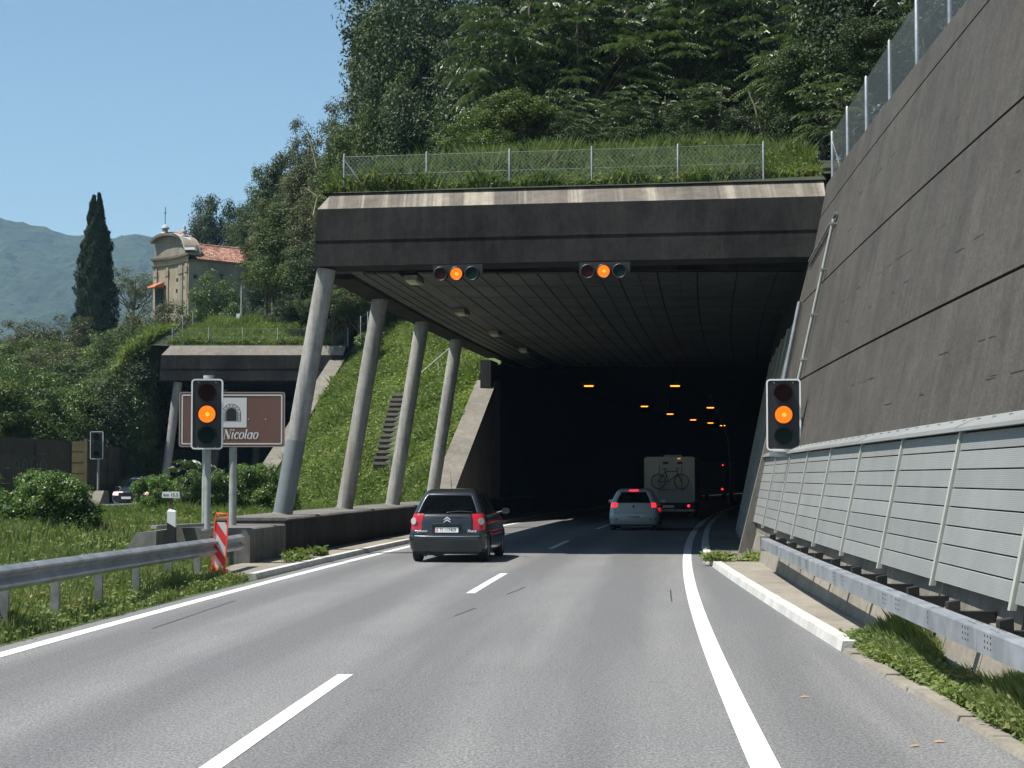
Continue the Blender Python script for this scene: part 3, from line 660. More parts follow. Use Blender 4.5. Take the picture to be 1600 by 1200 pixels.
# ================================================================ FENCES
M['mesh'] = simple('fence_wire', (.20,.22,.22), .5, metal=.6)
def mesh_panel(fn, L, H, step=.10, r=.0035, rev=False):
    """diamond wire between two posts; fn(s, h) -> point, one ribbon per wire"""
    mb = MB()
    def wire(s0, h0, s1, h1):
        a, b = fn(s0,h0), fn(s1,h1); d = (b-a)
        if d.length < .03: return
        u = Vector((0,0,1)).cross(d).normalized(); w = d.normalized().cross(u).normalized()*r
        mb.add([a-w, a+w, b+w, b-w], [(0,1,2,3)])
    k = -H
    while k < L:
        s0, h0, s1, h1 = k, 0, k+H, H
        if s0 < 0: h0 = -s0; s0 = 0
        if s1 > L: h1 = L-k; s1 = L
        wire(s0, h0, s1, h1); wire(L-s0, h0, L-s1, h1); k += step*1.3
    return mb
def fence(name_label, pts, H, step, root_loc, brace_first=True, r=.0035, slant=None, group=None, pr=.025):
    f = thing('chain_link_fence', name_label, 'fence', root_loc, group=group)
    slant = slant or Vector((0,0,1))
    for i, p in enumerate(pts):
        mb = MB(); mb.tube([p-Vector((0,0,.15)), p+slant*H, p+slant*(H+.03)], [pr, pr, pr*.4], 8); mb.build('post', M['zinc'], f)
    for a, b in zip(pts[:-1], pts[1:]):
        L = (b-a).length; fn = lambda s, h: a+(b-a)*(s/L)+slant*h
        w = mesh_panel(fn, L, H-.06, step, r)
        for h in (.08, H*.5, H-.05): w.tube([fn(0,h), fn(L,h)], .005, 4)
        w.build('wire_mesh', M['mesh'], f)
    if brace_first and len(pts) > 1:
        a, b = pts[0], pts[1]; d = (b-a).normalized(); mb = MB(); mb.tube([a+Vector((0,0,H*.88)), a+d*.65], .018, 6); mb.build('brace', M['zinc'], f)
    return f
fz = lambda o: 9.0
pts = []
for i in range(6):
    px = (537, 666, 796, 925, 1060, 1194)[i]; o = -9.15 + 2.07*i; Y = facY(o)+.75
    pts.append(Vector(((px-800)/2790*44.4*(Y/44.2), Y, 8.97)))
fence('chain-link fence with six grey posts along the top of the near gallery front', pts, 1.02, .085, pts[0])
a = pts[0]; sp = [a, a+Vector((.55,2.6,0)), a+Vector((1.25,6.0,0))]
fence('chain-link side fence running back from the left corner of the near gallery roof', [p+Vector((.0,.02,0)) for p in sp], .92, .085, a, False)
# fence on the retaining wall, leaning with the eye line of the wall top
pts = []
for Y in (14.6, 17.6, 20.5, 23.4, 26.3, 29.2, 32.2, 35.4, 38.6, 41.7):
    pts.append(P(wo_(Y, zt(Y))+.12, Y, zt(Y)))
fence('chain-link fence with pale posts along the top of the tall retaining wall', pts, 1.2, .06, pts[-1], False, r=.007, pr=.035)
mb = MB(); mb.tube([pts[-1]+Vector((0,0,1.0)), pts[-1]+Vector((.12,-.7,.0))], .02, 6)
tag(mb.build('fence_brace', M['panel_post']), 'pale slanting brace at the far end of the retaining wall fence', 'fence brace')
# far gallery fence
zf = 9.0
pts = [Vector(((px-800)/2790*97.0, 97.0, zf)) for px in (268, 325, 378, 433, 487, 543)]
fence('distant fence with thin posts along the top of the far gallery', pts, 1.0, .16, pts[0], True, r=.003)
pts = [Vector(((px-800)/2790*Y, Y, z)) for px, Y, z in ((268,97.05,9.0),(284,102,10.1),(300,107,10.8))]
fence('distant side fence going back up the bank from the far gallery corner', pts, 1.0, .16, pts[0], False, r=.003)
pts = [Vector(((px-800)/2790*Y, Y, z)) for px, Y, z in ((563,90,9.0),(574,92,9.4),(592,95,9.9))]
fence('small fence corner at the top of the green embankment between the galleries', pts, 1.0, .16, pts[0], False, r=.003)
rl = thing('pipe_rail', 'pale horizontal pipe rail in the grass above the far gallery', 'railing', (-12.5,104,10.5))
mb = MB(); A_ = Vector(((448-800)/2790*104,104,10.75)); B_ = Vector(((490-800)/2790*104,104,10.75))
mb.tube([A_-Vector((0,0,1.2)), A_, B_, B_-Vector((0,0,1.2))], .035, 6); mb.build('rail', M['white'], rl)
up = thing('utility_pole', 'thin utility pole with a small white box beside the chapel bushes', 'pole', ((376-800)/2790*103,103,10.2))
X = (376-800)/2790*103
mb = MB(); mb.tube([(X,103,8.8),(X,103,12.9)], [.07,.05], 8); mb.build('shaft', M['pole'], up)
mb = MB(); mb.tube([(X,103,12.9),(X,103,13.4)], .03, 6); mb.build('rod', M['bark'], up)
MB().box(X-.28,X-.07,102.9,103.05,11.0,11.32).build('box', M['white'], up)

# ================================================================ SIGNALS
def rrect(w, h, r, n=5):
    out = []
    for cx, cz, a0 in ((w/2-r,h/2-r,0),(-w/2+r,h/2-r,90),(-w/2+r,-h/2+r,180),(w/2-r,-h/2+r,270)):
        for k in range(n+1): a = R(a0+90*k/n); out.append((cx+r*cos(a), cz+r*sin(a)))
    return out
def plate(mb, w, h, r, y0, y1, cx=0, cz=0):
    p = rrect(w, h, r); n = len(p)
    return mb.add([(cx+x,y0,cz+z) for x,z in p]+[(cx+x,y1,cz+z) for x,z in p], [tuple(range(n)), tuple(range(2*n-1,n-1,-1))]+[(i,i+n,(i+1)%n+n,(i+1)%n) for i in range(n)])
def frame(mb, w, h, r, t, y0, y1, cx=0, cz=0):
    a = rrect(w, h, r); b = rrect(w-2*t, h-2*t, max(r-t,.005)); n = len(a)
    vs = [(cx+x,y0,cz+z) for x,z in a]+[(cx+x,y0,cz+z) for x,z in b]+[(cx+x,y1,cz+z) for x,z in a]+[(cx+x,y1,cz+z) for x,z in b]
    fs = []
    for i in range(n):
        j = (i+1)%n; fs += [(i,j,n+j,n+i),(2*n+i,3*n+i,3*n+j,2*n+j),(i,2*n+i,2*n+j,j),(n+i,n+j,3*n+j,3*n+i)]
    return mb.add(vs, fs)
def signal(label, loc, rz, w, h, lens, lit=1, far=False, group='roadside traffic signals'):
    t = thing('traffic_signal', label, 'traffic light', loc, rz, group)
    mb = MB(); plate(mb, w-.05, h-.05, .06, .005, .14, 0, h/2); mb.build('housing', M['black'], t, True)
    mb = MB(); frame(mb, w, h, .08, .031, -.012, .05, 0, h/2); mb.build('white_border', M['white'], t, True)
    cs = ['red_lens','amber' if lit else 'red_lens','green_lens']
    for k, dz in enumerate((.30*h, 0, -.30*h)):
        mb = MB(); mb.disc((0,0,0), lens/2, 'y', -.02, 28)
        l = link(('red_lamp','amber_lamp','green_lamp')[k], mb.mesh('lens'), M[cs[k]] if not (k == 1 and not lit) else M['dark'], t, (0,0,h/2+dz))
        if k == 1 and lit:
            mb = MB(); mb.disc((0,0,0), lens*.13, 'y', -.004, 14); link('bulb_glow', mb.mesh('bulb_glow'), M['amber_core'], l, (0.01,-.0215,0))
        mb = MB(); vs = []; n = 14
        for i in range(n+1):
            a = pi*(-.08+1.16*i/n); d = -.16*sin(max(.12,min(pi-.12,a)))-.015
            for rr in (lens/2+.012, lens/2+.022): vs += [(rr*cos(a),0.0,rr*sin(a)), (rr*cos(a),d,rr*sin(a))]
        fs = [(4*i+p,4*i+q,4*i+4+q,4*i+4+p) for i in range(n) for p, q in ((0,1),(2,3),(1,3))]
        mb.add(vs, fs, True); link('visor', mb.mesh('visor'), M['black'], l)
        mb = MB(); mb.ring((0,0,0), lens/2, lens/2+.02, 'y', -.03); link('lens_ring', mb.mesh('ring'), M['black'], l)
    sc = MB()
    for x in (-w*.27, w*.27):
        for z in (.045, h-.075): sc.disc((x,.003,z), .012, 'y', -.01, 8)
    sc.build('screw', M['zinc'], t, True)
    return t
# near left signal on its pole
Y = 37.2; X = (323.5-800)/2790*Y
s1 = signal('amber traffic signal on a grey pole left of the road, partly covering the brown sign', (X,Y,2.47), R(2), .66, 1.47, .35)
mb = MB(); mb.tube([(X,Y+.16,.80),(X,Y+.16,3.95)], .065, 14); mb.tube([(X,Y+.16,3.95),(X,Y+.16,4.02)], .11, 12); mb.build('pole', M['pole'], s1)
mb = MB(); mb.tube([(X,Y+.16,.78),(X,Y+.16,.82)], .13, 12); mb.build('base_plate', M['zinc'], s1)
# far left
Y = 88.6; X = (151.5-800)/2790*Y
s2 = signal('distant unlit traffic signal on a thin pole by the dark noise wall', (X,Y,2.77), R(5), .64, 1.38, .3, 0)
mb = MB(); mb.tube([(X+.06,Y+.15,1.2),(X+.06,Y+.15,4.1)], .055, 10); mb.build('pole', M['pole'], s2)
# right, fixed to the wall
Y = 35.4; X = (1224.5-800)/2790*Y
s3 = signal('amber traffic signal with thick white border on the right wall above the noise barrier', (X,Y,2.42), R(-9), .68, 1.42, .34)
mb = MB(); mb.box(X-.28,X+.22,Y+.02,Y+.12,2.30,2.40); mb.build('foot_bracket', M['zinc'], s3); MB().box(X+.25,X+.75,Y+.08,Y+.14,3.0,3.08).build('wall_bracket', M['zinc'], s3)
# pair hanging under the near gallery front
def hung(px, py, label):
    o = ((px-800)/2790*43.3) - xr(43.3); Y = facY(o)-.12; X = (px-800)/2790*Y; z = 1.9+(745-py)/2790*Y*1.003
    t = thing('lane_signal', label, 'traffic light', (X,Y,z), R(-9), group='three-lamp signals under the gallery beam')
    mb = MB(); mb.box(-.60,.62,.10,.16,-.02,.24); mb.build('mounting_board', M['black'], t, True)
    for k, (nm, mt) in enumerate((('red_lamp','red_lens'),('amber_lamp','amber'),('green_lamp','green_lens'))):
        mb = MB(); mb.disc((0,0,0), .145, 'y', -.02, 26); l = link(nm, mb.mesh('lens'), M[mt], t, ((k-1)*.385,-.02,0))
        mb = MB(); mb.tube([(0,.0,0),(0,.14,0)], .165, 20); link('lamp_body', mb.mesh('lamp_body'), M['black'], l)
        mb = MB(); mb.ring((0,0,0), .147, .175, 'y', -.05, 26); link('lens_ring', mb.mesh('ring'), M['black'], l)
        if k == 1: mb = MB(); mb.disc((0,0,0), .045, 'y', -.004, 14); link('bulb_glow', mb.mesh('bulb_glow'), M['amber_core'], l, (.01,-.0215,0))
    return t
hung(713, 428, 'three-lamp signal with amber lit hanging over the left lane')
hung(944, 424, 'three-lamp signal with amber lit hanging over the right lane')

# ================================================================ BROWN SIGN
M['sign_white'] = simple('sign_white', (.62,.62,.60), .5, var=.05)
M['ink'] = simple('sign_black', (.015,.015,.017), .5)
def stroke(pts, w, th, shear=.0):
    """letter stroke, thick where it runs upright and thin where it runs flat"""
    P2 = [np.array(p, float) for p in pts]; L = []; Rr = []
    for i, p in enumerate(P2):
        d = P2[min(i+1,len(P2)-1)]-P2[max(i-1,0)]; d = d/np.linalg.norm(d); n = np.array((-d[1], d[0]))
        h = (th+(w-th)*abs(d[1])**1.5)/2; L.append(p+n*h); Rr.append(p-n*h)
    return [(a[0]+shear*a[1], a[1]) for a in L], [(a[0]+shear*a[1], a[1]) for a in Rr]
def arc(cx, cy, rx, ry, a0, a1, n=14): return [(cx+rx*cos(R(a0+(a1-a0)*i/n)), cy+ry*sin(R(a0+(a1-a0)*i/n))) for i in range(n+1)]
GL = {  # glyphs: (advance, list of (points, thick))
 'N': (1.12, [([(.12,0),(.12,1.4)],.07),([(.10,1.4),(.86,0.0)],.30),([(.86,0),(.86,1.4)],.07),([(-.06,.02),(.3,.02)],.1),([(-.1,1.38),(.2,1.38)],.1),([(.68,1.38),(1.04,1.38)],.1)]),
 'i': (.42, [([(.14,.98),(.14,.12)],.21),(arc(.26,.14,.12,.12,180,300,8),.12),([(-.02,.93),(.14,.97)],.1),([(.14,1.22),(.14,1.42)],.2)]),
 'c': (.68, [(arc(.36,.5,.27,.48,48,320,20),.21),(arc(.5,.8,.07,.09,0,350,8),.08)]),
 'o': (.82, [(arc(.38,.5,.29,.48,0,360,26),.21)]),
 'l': (.42, [([(.14,1.46),(.14,.12)],.21),(arc(.26,.14,.12,.12,180,300,8),.12),([(-.02,1.42),(.14,1.45)],.08)]),
 'a': (.84, [(arc(.34,.48,.27,.46,0,360,24),.19),([(.62,.98),(.62,.14)],.2),(arc(.73,.14,.11,.12,180,300,8),.1)])}
def write(s, x, z, size, y, shear=.2):
    mb = MB()
    for ch in s:
        adv, st_ = GL[ch]
        for k, (pts, w) in enumerate(st_):
            L, Q = stroke(pts, w, .07, shear); n = len(L)
            mb.add([(x+a*size, y-.0004*k, z+b*size) for a, b in L]+[(x+a*size, y-.0004*k, z+b*size) for a, b in Q], [(i,i+1,n+i+1,n+i) for i in range(n-1)])
        x += adv*size
    return mb
Y = 39.5; X = (362.5-800)/2790*Y; Z = 1.9+(745-655.5)/2790*Y; k_ = Y/2790
sg = thing('tourist_sign', 'brown roadside sign with a white tunnel pictogram and the word Nicolao in white italics', 'road sign', (X,Y,Z), R(1))
mb = MB(); plate(mb, 165*k_, 86*k_, .06, 0, .04); mb.build('board', M['brown'], sg, True)
mb = MB(); frame(mb, 165*k_, 86*k_, .06, .022, -.004, .045); mb.build('edge_rim', simple('sign_edge', (.30,.25,.22), .5), sg, True)
mb = MB(); frame(mb, 157*k_, 78*k_, .03, .028, -.006, .0); mb.build('white_line', M['sign_white'], sg, True)
sx0, sx1, sz0, sz1 = (337-362.5)*k_, (385.3-362.5)*k_, (655.5-668)*k_, (655.5-621.5)*k_
mb = MB(); mb.box(sx0,sx1,-.005,0,sz0,sz1); pic = mb.build('pictogram', M['sign_white'], sg, True)
cx = (361.5-362.5)*k_; zb = (655.5-658)*k_; rr = 8.2*k_; zc = zb+12.5*k_
mb = MB(); pts = [(cx-rr,zb),(cx+rr,zb)]+[(cx+rr*cos(a), zc+rr*sin(a)) for a in np.linspace(0,pi,16)]
mb.add([(a,-.0075,b) for a,b in pts], [tuple(range(len(pts)))]); mb.build('arch_opening', M['ink'], pic, True)
mb = MB(); ro = 14.2*k_; lw = .006
def seg(a, b):
    a = np.array(a); b = np.array(b); d = (b-a)/np.linalg.norm(b-a); n = np.array((-d[1],d[0]))*lw
    mb.add([(a[0]-n[0],-.0085,a[1]-n[1]),(a[0]+n[0],-.0085,a[1]+n[1]),(b[0]+n[0],-.0085,b[1]+n[1]),(b[0]-n[0],-.0085,b[1]-n[1])], [(0,1,2,3)])
ang = np.linspace(0, pi, 8); ri = 9.6*k_
for i in range(len(ang)):
    seg((cx+ri*cos(ang[i]),zc+ri*sin(ang[i])), (cx+ro*cos(ang[i]),zc+ro*sin(ang[i])))
    if i: seg((cx+ro*cos(ang[i-1]),zc+ro*sin(ang[i-1])), (cx+ro*cos(ang[i]),zc+ro*sin(ang[i]))); seg((cx+ri*cos(ang[i-1]),zc+ri*sin(ang[i-1])), (cx+ri*cos(ang[i]),zc+ri*sin(ang[i])))
for sgn in (-1,1):
    seg((cx+sgn*ri,zb),(cx+sgn*ri,zc)); seg((cx+sgn*ro,zb),(cx+sgn*ro,zc))
    for q in range(5): seg((cx+sgn*ri,zb+q*3.1*k_),(cx+sgn*ro,zb+q*3.1*k_))
mb.build('masonry_lines', M['ink'], pic, True)
write('Nicolao', (349-362.5)*k_, (655.5-686)*k_, 10.6*k_, -.006).build('lettering', M['sign_white'], sg, True)
bt = MB()
for px in (388, 415): bt.disc(((px-362.5)*k_,-.004,(655.5-655)*k_), .012, 'y', -.006, 8)
bt.build('bolt', M['sign_white'], sg, True)
for px in (321, 363.5):
    mb = MB(); xx = (px-362.5)*k_; mb.tube([(xx,.13,.78-Z),(xx,.13,.55)], .085, 16); mb.build('post', M['pole'], sg, True)

# kilometre plate, delineator, striped board
def text(name, body, size, mat, parent, loc, rot=(R(90),0,0), shear=0, ext=.001, sx=1):
    c = bpy.data.curves.new(name, 'FONT'); c.body = body; c.size = size; c.align_x = 'CENTER'; c.align_y = 'CENTER'; c.shear = shear; c.extrude = ext; c.resolution_u = 3
    c.materials.append(mat); tmp = bpy.data.objects.new('tmp', c); me = bpy.data.meshes.new_from_object(tmp); me.name = name; bpy.data.objects.remove(tmp); bpy.data.curves.remove(c); o = bpy.data.objects.new(name, me); COL.objects.link(o); o.parent = parent; o.location = loc; o.rotation_euler = rot; o.scale = (sx,1,1); return o
Y = 38.9; X = (268-800)/2790*Y; z = 1.9-(773-745)/2790*Y
km = thing('kilometre_plate', 'small white kilometre plate on a rusty post beside the black and white delineator', 'sign', (X,Y,z))
mb = MB(); plate(mb, .38, .135, .03, 0, .02); mb.build('plate', M['white'], km, True)
text('lettering', 'km 15.5', .105, M['ink'], km, (0,-.003,-.002), sx=.95)
mb = MB(); mb.box(-.04,.04,.02,.07,-.95,.0); mb.build('post', M['rust'], km, True)
Y = 35.9; X = (270-800)/2790*Y
dl = thing('delineator_post', 'black and white roadside delineator post behind the left guard rail', 'delineator', (X,Y,0.15))
def slab(z0, z1, s0, s1, mat, nm):
    mb = MB(); w = .085; d = .06
    p = [(-w,-d,z0+s0),(w,-d,z0-s0),(w,d,z0-s0),(-w,d,z0+s0),(-w,-d,z1+s1),(w,-d,z1-s1),(w,d,z1-s1),(-w,d,z1+s1)]
    mb.hexa(p); return mb.build(nm, mat, dl, True)
slab(0,.26,0,.05,M['white'],'white_band'); slab(.26,.79,.05,.05,M['ink'],'black_band'); slab(.79,1.06,.05,-.0,M['white'],'white_band')
mb = MB(); mb.hexa([(-.085,-.06,1.06),(.085,-.06,1.06),(.085,.06,1.06),(-.085,.06,1.06),(-.05,-.04,1.11),(.06,-.04,1.075),(.06,.04,1.075),(-.05,.04,1.11)]); mb.build('cap', M['white'], dl, True)
Y = 33.2; X = (343.5-800)/2790*Y
bo = thing('hazard_board', 'red and white striped hazard board with orange frame at the left guard rail end', 'hazard board', (X,Y,.22), R(-3)); bo.rotation_euler = (0, R(3.0), R(-3))
mb = MB(); frame(mb, .265, .96, .02, .022, -.012, .02, 0, .45); mb.build('frame', M['orange'], bo, True)
mb = MB(); plate(mb, .225, .84, .005, 0, .012, 0, .42); mb.build('panel', M['sign_white'], bo, True)
mb = MB(); w, h = .1125, .84; sl_ = .30
for k in range(-1, 4):
    z0 = -.02+k*.40
    poly = [(-w, z0+sl_), (w, z0), (w, z0+.20), (-w, z0+.20+sl_)]; 
    # clip to the panel
    def clip(p, zz, keep_above):
        out = []
        for i in range(len(p)):
            a, b = p[i], p[(i+1)%len(p)]; ia = (a[1] >= zz) == keep_above or a[1] == zz; ib = (b[1] >= zz) == keep_above or b[1] == zz
            if ia: out.append(a)
            if ia != ib: t = (zz-a[1])/(b[1]-a[1]); out.append((a[0]+t*(b[0]-a[0]), zz))
        return out
    q = clip(poly, 0.0, True) if poly else []
    q = clip(q, h, False) if len(q) > 2 else []
    if len(q) > 2: mb.add([(x,-.003,z) for x, z in q], [tuple(range(len(q)))])
mb.build('red_stripe', M['red'], bo, True)
mb = MB(); mb.tube([(-.11,0,.93),(-.10,0,1.0),(.10,0,1.0),(.11,0,.93)], .014, 6); mb.build('handle', M['orange'], bo, True)
MB().box(-.16,.16,-.1,.12,-.2,-.02).build('foot', M['orange'], bo, True)

# ================================================================ CONDUITS AND TUNNEL LAMPS
def onwall(Y, z, d=.05): return P(wo_(Y,z)-d, Y, z)
cd = thing('cable_conduit', 'pale cable conduit running down the right wall to the traffic signal', 'conduit', onwall(37.6,2.5))
a, b = onwall(36.9, 7.25, .08), onwall(37.9, 2.6, .08); mb = MB(); mb.tube([a,b], .035, 8); mb.build('pipe', M['panel_post'], cd)
for t in (.02,.22,.42,.62,.82,.97):
    c = a+(b-a)*t; MB().box(c.x-.05,c.x+.09,c.y-.07,c.y+.07,c.z-.02,c.z+.02).build('clip', M['zinc'], cd)
cd = thing('cable_conduit', 'short dark twin conduit slanting down to the gallery beam on the right wall', 'conduit', onwall(38,7))
mb = MB(); mb.tube([onwall(36.9,7.38,.05), onwall(41.7,6.95,.05)], .035, 6); mb.tube([onwall(36.9,7.25,.05), onwall(41.7,6.83,.05)], .02, 6); mb.build('pipe', M['rust'] if 0 else M['zinc_dark'], cd)
cd = thing('cable_conduit', 'pale pipe climbing the right wall at the tunnel mouth edge', 'conduit', P(1.8,42,0))
mb = MB(); mb.tube([onwall(41.75,2.6,.09), onwall(41.75,6.0,.09)], .05, 8); mb.build('pipe', M['zinc'], cd)
for i, (px, py) in enumerate(((643,440),(718,490),(777,523),(828,549))):
    Y = (ZS-.12-1.9)*2790/(745-py)*.997; X = xr(Y)-7.09
    t = thing('ceiling_luminaire', 'pale unlit gallery lamp in the dark ceiling slot, number %s from the front'.replace('number %s', ('first','second','third','last')[i]), 'ceiling lamp', (X,Y,ZS-.14), -hd(Y), group='unlit lamps in the gallery ceiling slot')
    mb = MB(); mb.box(-.17,.17,-.62,.62,.0,.12); mb.build('housing', M['zinc_dark'], t, True)
    mb = MB(); mb.bevbox(-.14,.14,-.55,.2,-.05,.0,.02); mb.build('diffuser', M['lamp_off'], t, True)
lit = [(920,603),(1055,603),(1007,635),(1110,637),(1047,647),(1083,656),(1110,661),(1129,665)]
for i, (px, py) in enumerate(lit):
    Y = 4.1*2790/(745-py); X = (px-800)/2790*Y
    t = thing('tunnel_lamp', 'glowing orange sodium lamp on the dark tunnel ceiling', 'tunnel lamp', (X,Y,6.0), group='lit orange lamps in the tunnel')
    if i < 2: t['label'] = ('nearest left','nearest right')[i] + ' orange lamp glowing on the dark tunnel ceiling'
    mb = MB(); mb.box(-.30,.30,-.15,.15,.02,.16); mb.box(-.02,.02,-.02,.02,.16,1.05); mb.build('housing', M['tunnel'], t, True)
    mb = MB(); mb.bevbox(-.21,.21,-.08,.08,-.03,.02,.02); mb.build('lamp', M['sodium'], t, True)
for (px, py) in ((875,638),(928,653),(977,663),(1020,671),(1062,680),(1098,685)):
    Y = 4.1*2790/(745-py); X = (px-800)/2790*Y
    t = thing('tunnel_lamp', 'dull unlit lamp, faint glow added, in the left row on the dark tunnel ceiling', 'tunnel lamp', (X,Y,6.0), group='unlit lamps of the left tunnel row')
    mb = MB(); mb.box(-.30,.30,-.15,.15,.02,.16); mb.box(-.02,.02,-.02,.02,.16,1.05); mb.build('housing', M['tunnel'], t, True)
    mb = MB(); mb.bevbox(-.20,.20,-.1,.1,-.03,.02,.02); mb.build('lamp', emis('unlit_lamp_added_glow', (.7,.75,.5), .22), t, True)  # unlit lamps get an added faint glow so they show in the dark
vp = thing('vertical_pipe', 'grey curved pipe up the dark right tunnel wall beyond the motorhome', 'pipe', P(.9,75,0))
mb = MB(); mb.tube([P(1.1,74,.15),P(1.2,74,2.2),P(1.1,74,3.5),P(.7,74,4.5),P(.3,74,5.3)], .035, 8); mb.build('pipe', M['tunnel'], vp)

# ================================================================ VEHICLES
def interp(keys, z):
    k = np.array(keys); return [float(np.interp(z, k[:,0], k[:,j])) for j in range(1, k.shape[1])]
def car(label, cat, name, loc, rz, K, H, paint, wins, lights, wheels, zwin, plate_txt=None, wheel_r=.31, trim=.42, flip=False, n_side=70, extra=None, glass=None):
    """K rows: z, half width, y rear, y front, rear corner radius, front corner radius, rear bulge"""
    t = thing(name, label, cat, loc, rz)
    zs = list(np.arange(K[0][0], H-.12, .04)) + [H-.12, H-.085, H-.055, H-.03, H-.012]
    NR, NC = 14, 8; rows = []; info = []
    kk = np.array(K, float)
    def sm(z, j):   # smoothed profile
        return float(np.mean([np.interp(z+d, kk[:,0], kk[:,j]) for d in (-.035,-.015,0,.015,.035)]))
    for z in zs:
        w, yr, yf, rr, rf, bl = (sm(z,j) for j in range(1,7))
        top = max(0, z-(H-.12))/.12; sh = 1-sqrt(max(0,1-top**2)); w -= sh*.16; yr += sh*.35; yf -= sh*.35
        half = []; tagl = []
        for i in range(NR): x = (w-rr)*i/NR; half.append((x, yr+bl*(x/w)**2)); tagl.append(('r', i/NR))
        yb = yr+bl*((w-rr)/w)**2
        for i in range(NC): a = pi/2*i/NC; half.append((w-rr+rr*sin(a), yb+rr*(1-cos(a)))); tagl.append(('rc', i/NC))
        y0, y1 = yb+rr, yf-rf-.1
        for i in range(n_side): 
            u = i/n_side; y = y0+(y1-y0)*u; half.append((w, y)); tagl.append(('s', u))
        for i in range(NC): a = pi/2*i/NC; half.append((w-rf+rf*cos(a), y1+rf*sin(a))); tagl.append(('fc', i/NC))
        for i in range(NR+1): x = (w-rf)*(1-i/NR); half.append((x, y1+rf+.1*(1-(x/(w-rf))**2))); tagl.append(('f', 1-i/NR))
        full = [(x,y,z) for x,y in half] + [(-x,y,z) for x,y in half[-2:0:-1]]
        rows.append(full); nh = len(half); ft = tagl + tagl[-2:0:-1]; 
    n = len(rows[0]); V = np.array(rows).reshape(-1,3); nr = len(rows)
    # taper cabin sides inwards is in w(z); wheel wells: remove faces inside, snap rim
    groups = {}
    Z = V[:,2]
    dead = set()
    for wy in wheels:
        ra = wheel_r+.055
        for idx in range(len(V)):
            x, y, z = V[idx]
            if abs(x) < .5: continue
            d = sqrt((y-wy)**2+(z-wheel_r)**2)
            if d < ra-.001 and d > .01:
                V[idx,1] = wy+(y-wy)/d*ra*.999 if d > ra-.07 else y; V[idx,2] = wheel_r+(z-wheel_r)/d*ra*.999 if d > ra-.07 else z
                if d <= ra-.07: dead.add(idx)
    for r in range(nr-1):
        for k in range(n):
            f = (r*n+k, r*n+(k+1)%n, (r+1)*n+(k+1)%n, (r+1)*n+k)
            if any(i in dead for i in f): continue
            c = V[list(f)].mean(0); kd, u = ft[k]; kd2, u2 = ft[(k+1)%n]; u = max(u,u2) if kd == kd2 else u
            kd = kd if kd == kd2 else kd
            g = 'body'; q = 0
            for nm, fn in wins.items():
                if fn(kd, u, c): g = nm + (('_l' if c[0] < 0 else '_r') if nm == 'side_window' else ''); break
            if g == 'body':
                for nm, fn in lights.items():
                    if fn(kd, u, c): g = nm + ('_l' if c[0] < 0 else '_r'); break
            if g == 'body' and c[2] < trim[0] and kd in ('r','rc'): g = 'bumper_rear'
            if g == 'body' and c[2] < trim[1] and kd in ('f','fc'): g = 'bumper_front'
            groups.setdefault(g, []).append(f)
    top = [ (nr-1)*n+k for k in range(n)]
    out = {}
    for g, fs in groups.items():
        base = g.rsplit('_',1)[0] if g.endswith(('_l','_r')) else g
        if g.startswith('side_window'):
            pass
        used = sorted({i for f in fs for i in f} | (set(top) if g == 'body' else set())); mp = {a: b for b, a in enumerate(used)}
        vv = V[used].copy()
        me = bpy.data.meshes.new(base); ff = [tuple(mp[i] for i in f) for f in fs]
        if g == 'body':
            h = n//2; 
            for k in range(1, h):
                if k < h: ff.append((mp[top[k]], mp[top[k+1]] if k+1 <= h else mp[top[k]], mp[top[(n-k-1)%n]], mp[top[n-k]]))
            ff.append((mp[top[0]], mp[top[1]], mp[top[n-1]]))
        if base.endswith('window') or base in ('windscreen',): vv[:,0] *= .994
        me.from_pydata([tuple(v) for v in vv], [], [f for f in ff if len(set(f)) == len(f)]); me.polygons.foreach_set('use_smooth', [True]*len(me.polygons)); me.update()
        mt = paint
        if base.endswith('window') or base == 'windscreen': mt = glass or M['car_glass']
        if base in extra: mt = extra[base]
        o = link({'bumper_rear':'bumper','bumper_front':'bumper'}.get(base, base), me, mt, t); out[g] = o
        if g == 'body':
            md = o.modifiers.new('thickness', 'SOLIDIFY'); md.thickness = .03; md.offset = -1
    # underbody, wheels
    L0, L1 = K[0][2], K[0][3]; w0 = K[0][1]
    mb = MB(); mb.box(-w0+.12, w0-.12, L0+.15, L1-.2, K[0][0]-.06, K[0][0]+.12); mb.build('underbody', M['dark'], t, True)
    mw = MB(); prof_ = [(wheel_r-.10,-.10),(wheel_r-.02,-.095),(wheel_r,-.07),(wheel_r,.07),(wheel_r-.02,.095),(wheel_r-.10,.10)]
    n2 = 32; vs = [(b, r_*cos(2*pi*k/n2), r_*sin(2*pi*k/n2)) for r_, b in prof_ for k in range(n2)]
    mw.add(vs, [(p*n2+k,p*n2+(k+1)%n2,(p+1)*n2+(k+1)%n2,(p+1)*n2+k) for p in range(5) for k in range(n2)], True)
    tyre = mw.mesh('tyre')
    rm = MB(); rm.ring((0,0,0), wheel_r-.13, wheel_r-.095, 'x', .02, 24); rm.disc((0.0,0,0), .06, 'x', .03, 12); rm.disc((-.06,0,0), wheel_r-.1, 'x', .01, 24)
    for k in range(5):
        a = 2*pi*k/5; d = Vector((0,cos(a),sin(a))); s_ = Vector((0,-sin(a),cos(a))); r1 = wheel_r-.11
        rm.hexa([d*.04-s_*.03, d*.04+s_*.03, d*r1+s_*.035, d*r1-s_*.035]+[v+Vector((.02,0,0)) for v in (d*.04-s_*.03, d*.04+s_*.03, d*r1+s_*.035, d*r1-s_*.035)])
    rim = rm.mesh('rim'); tyre.materials.append(M['tyre']); rim.materials.append(M['rim'])
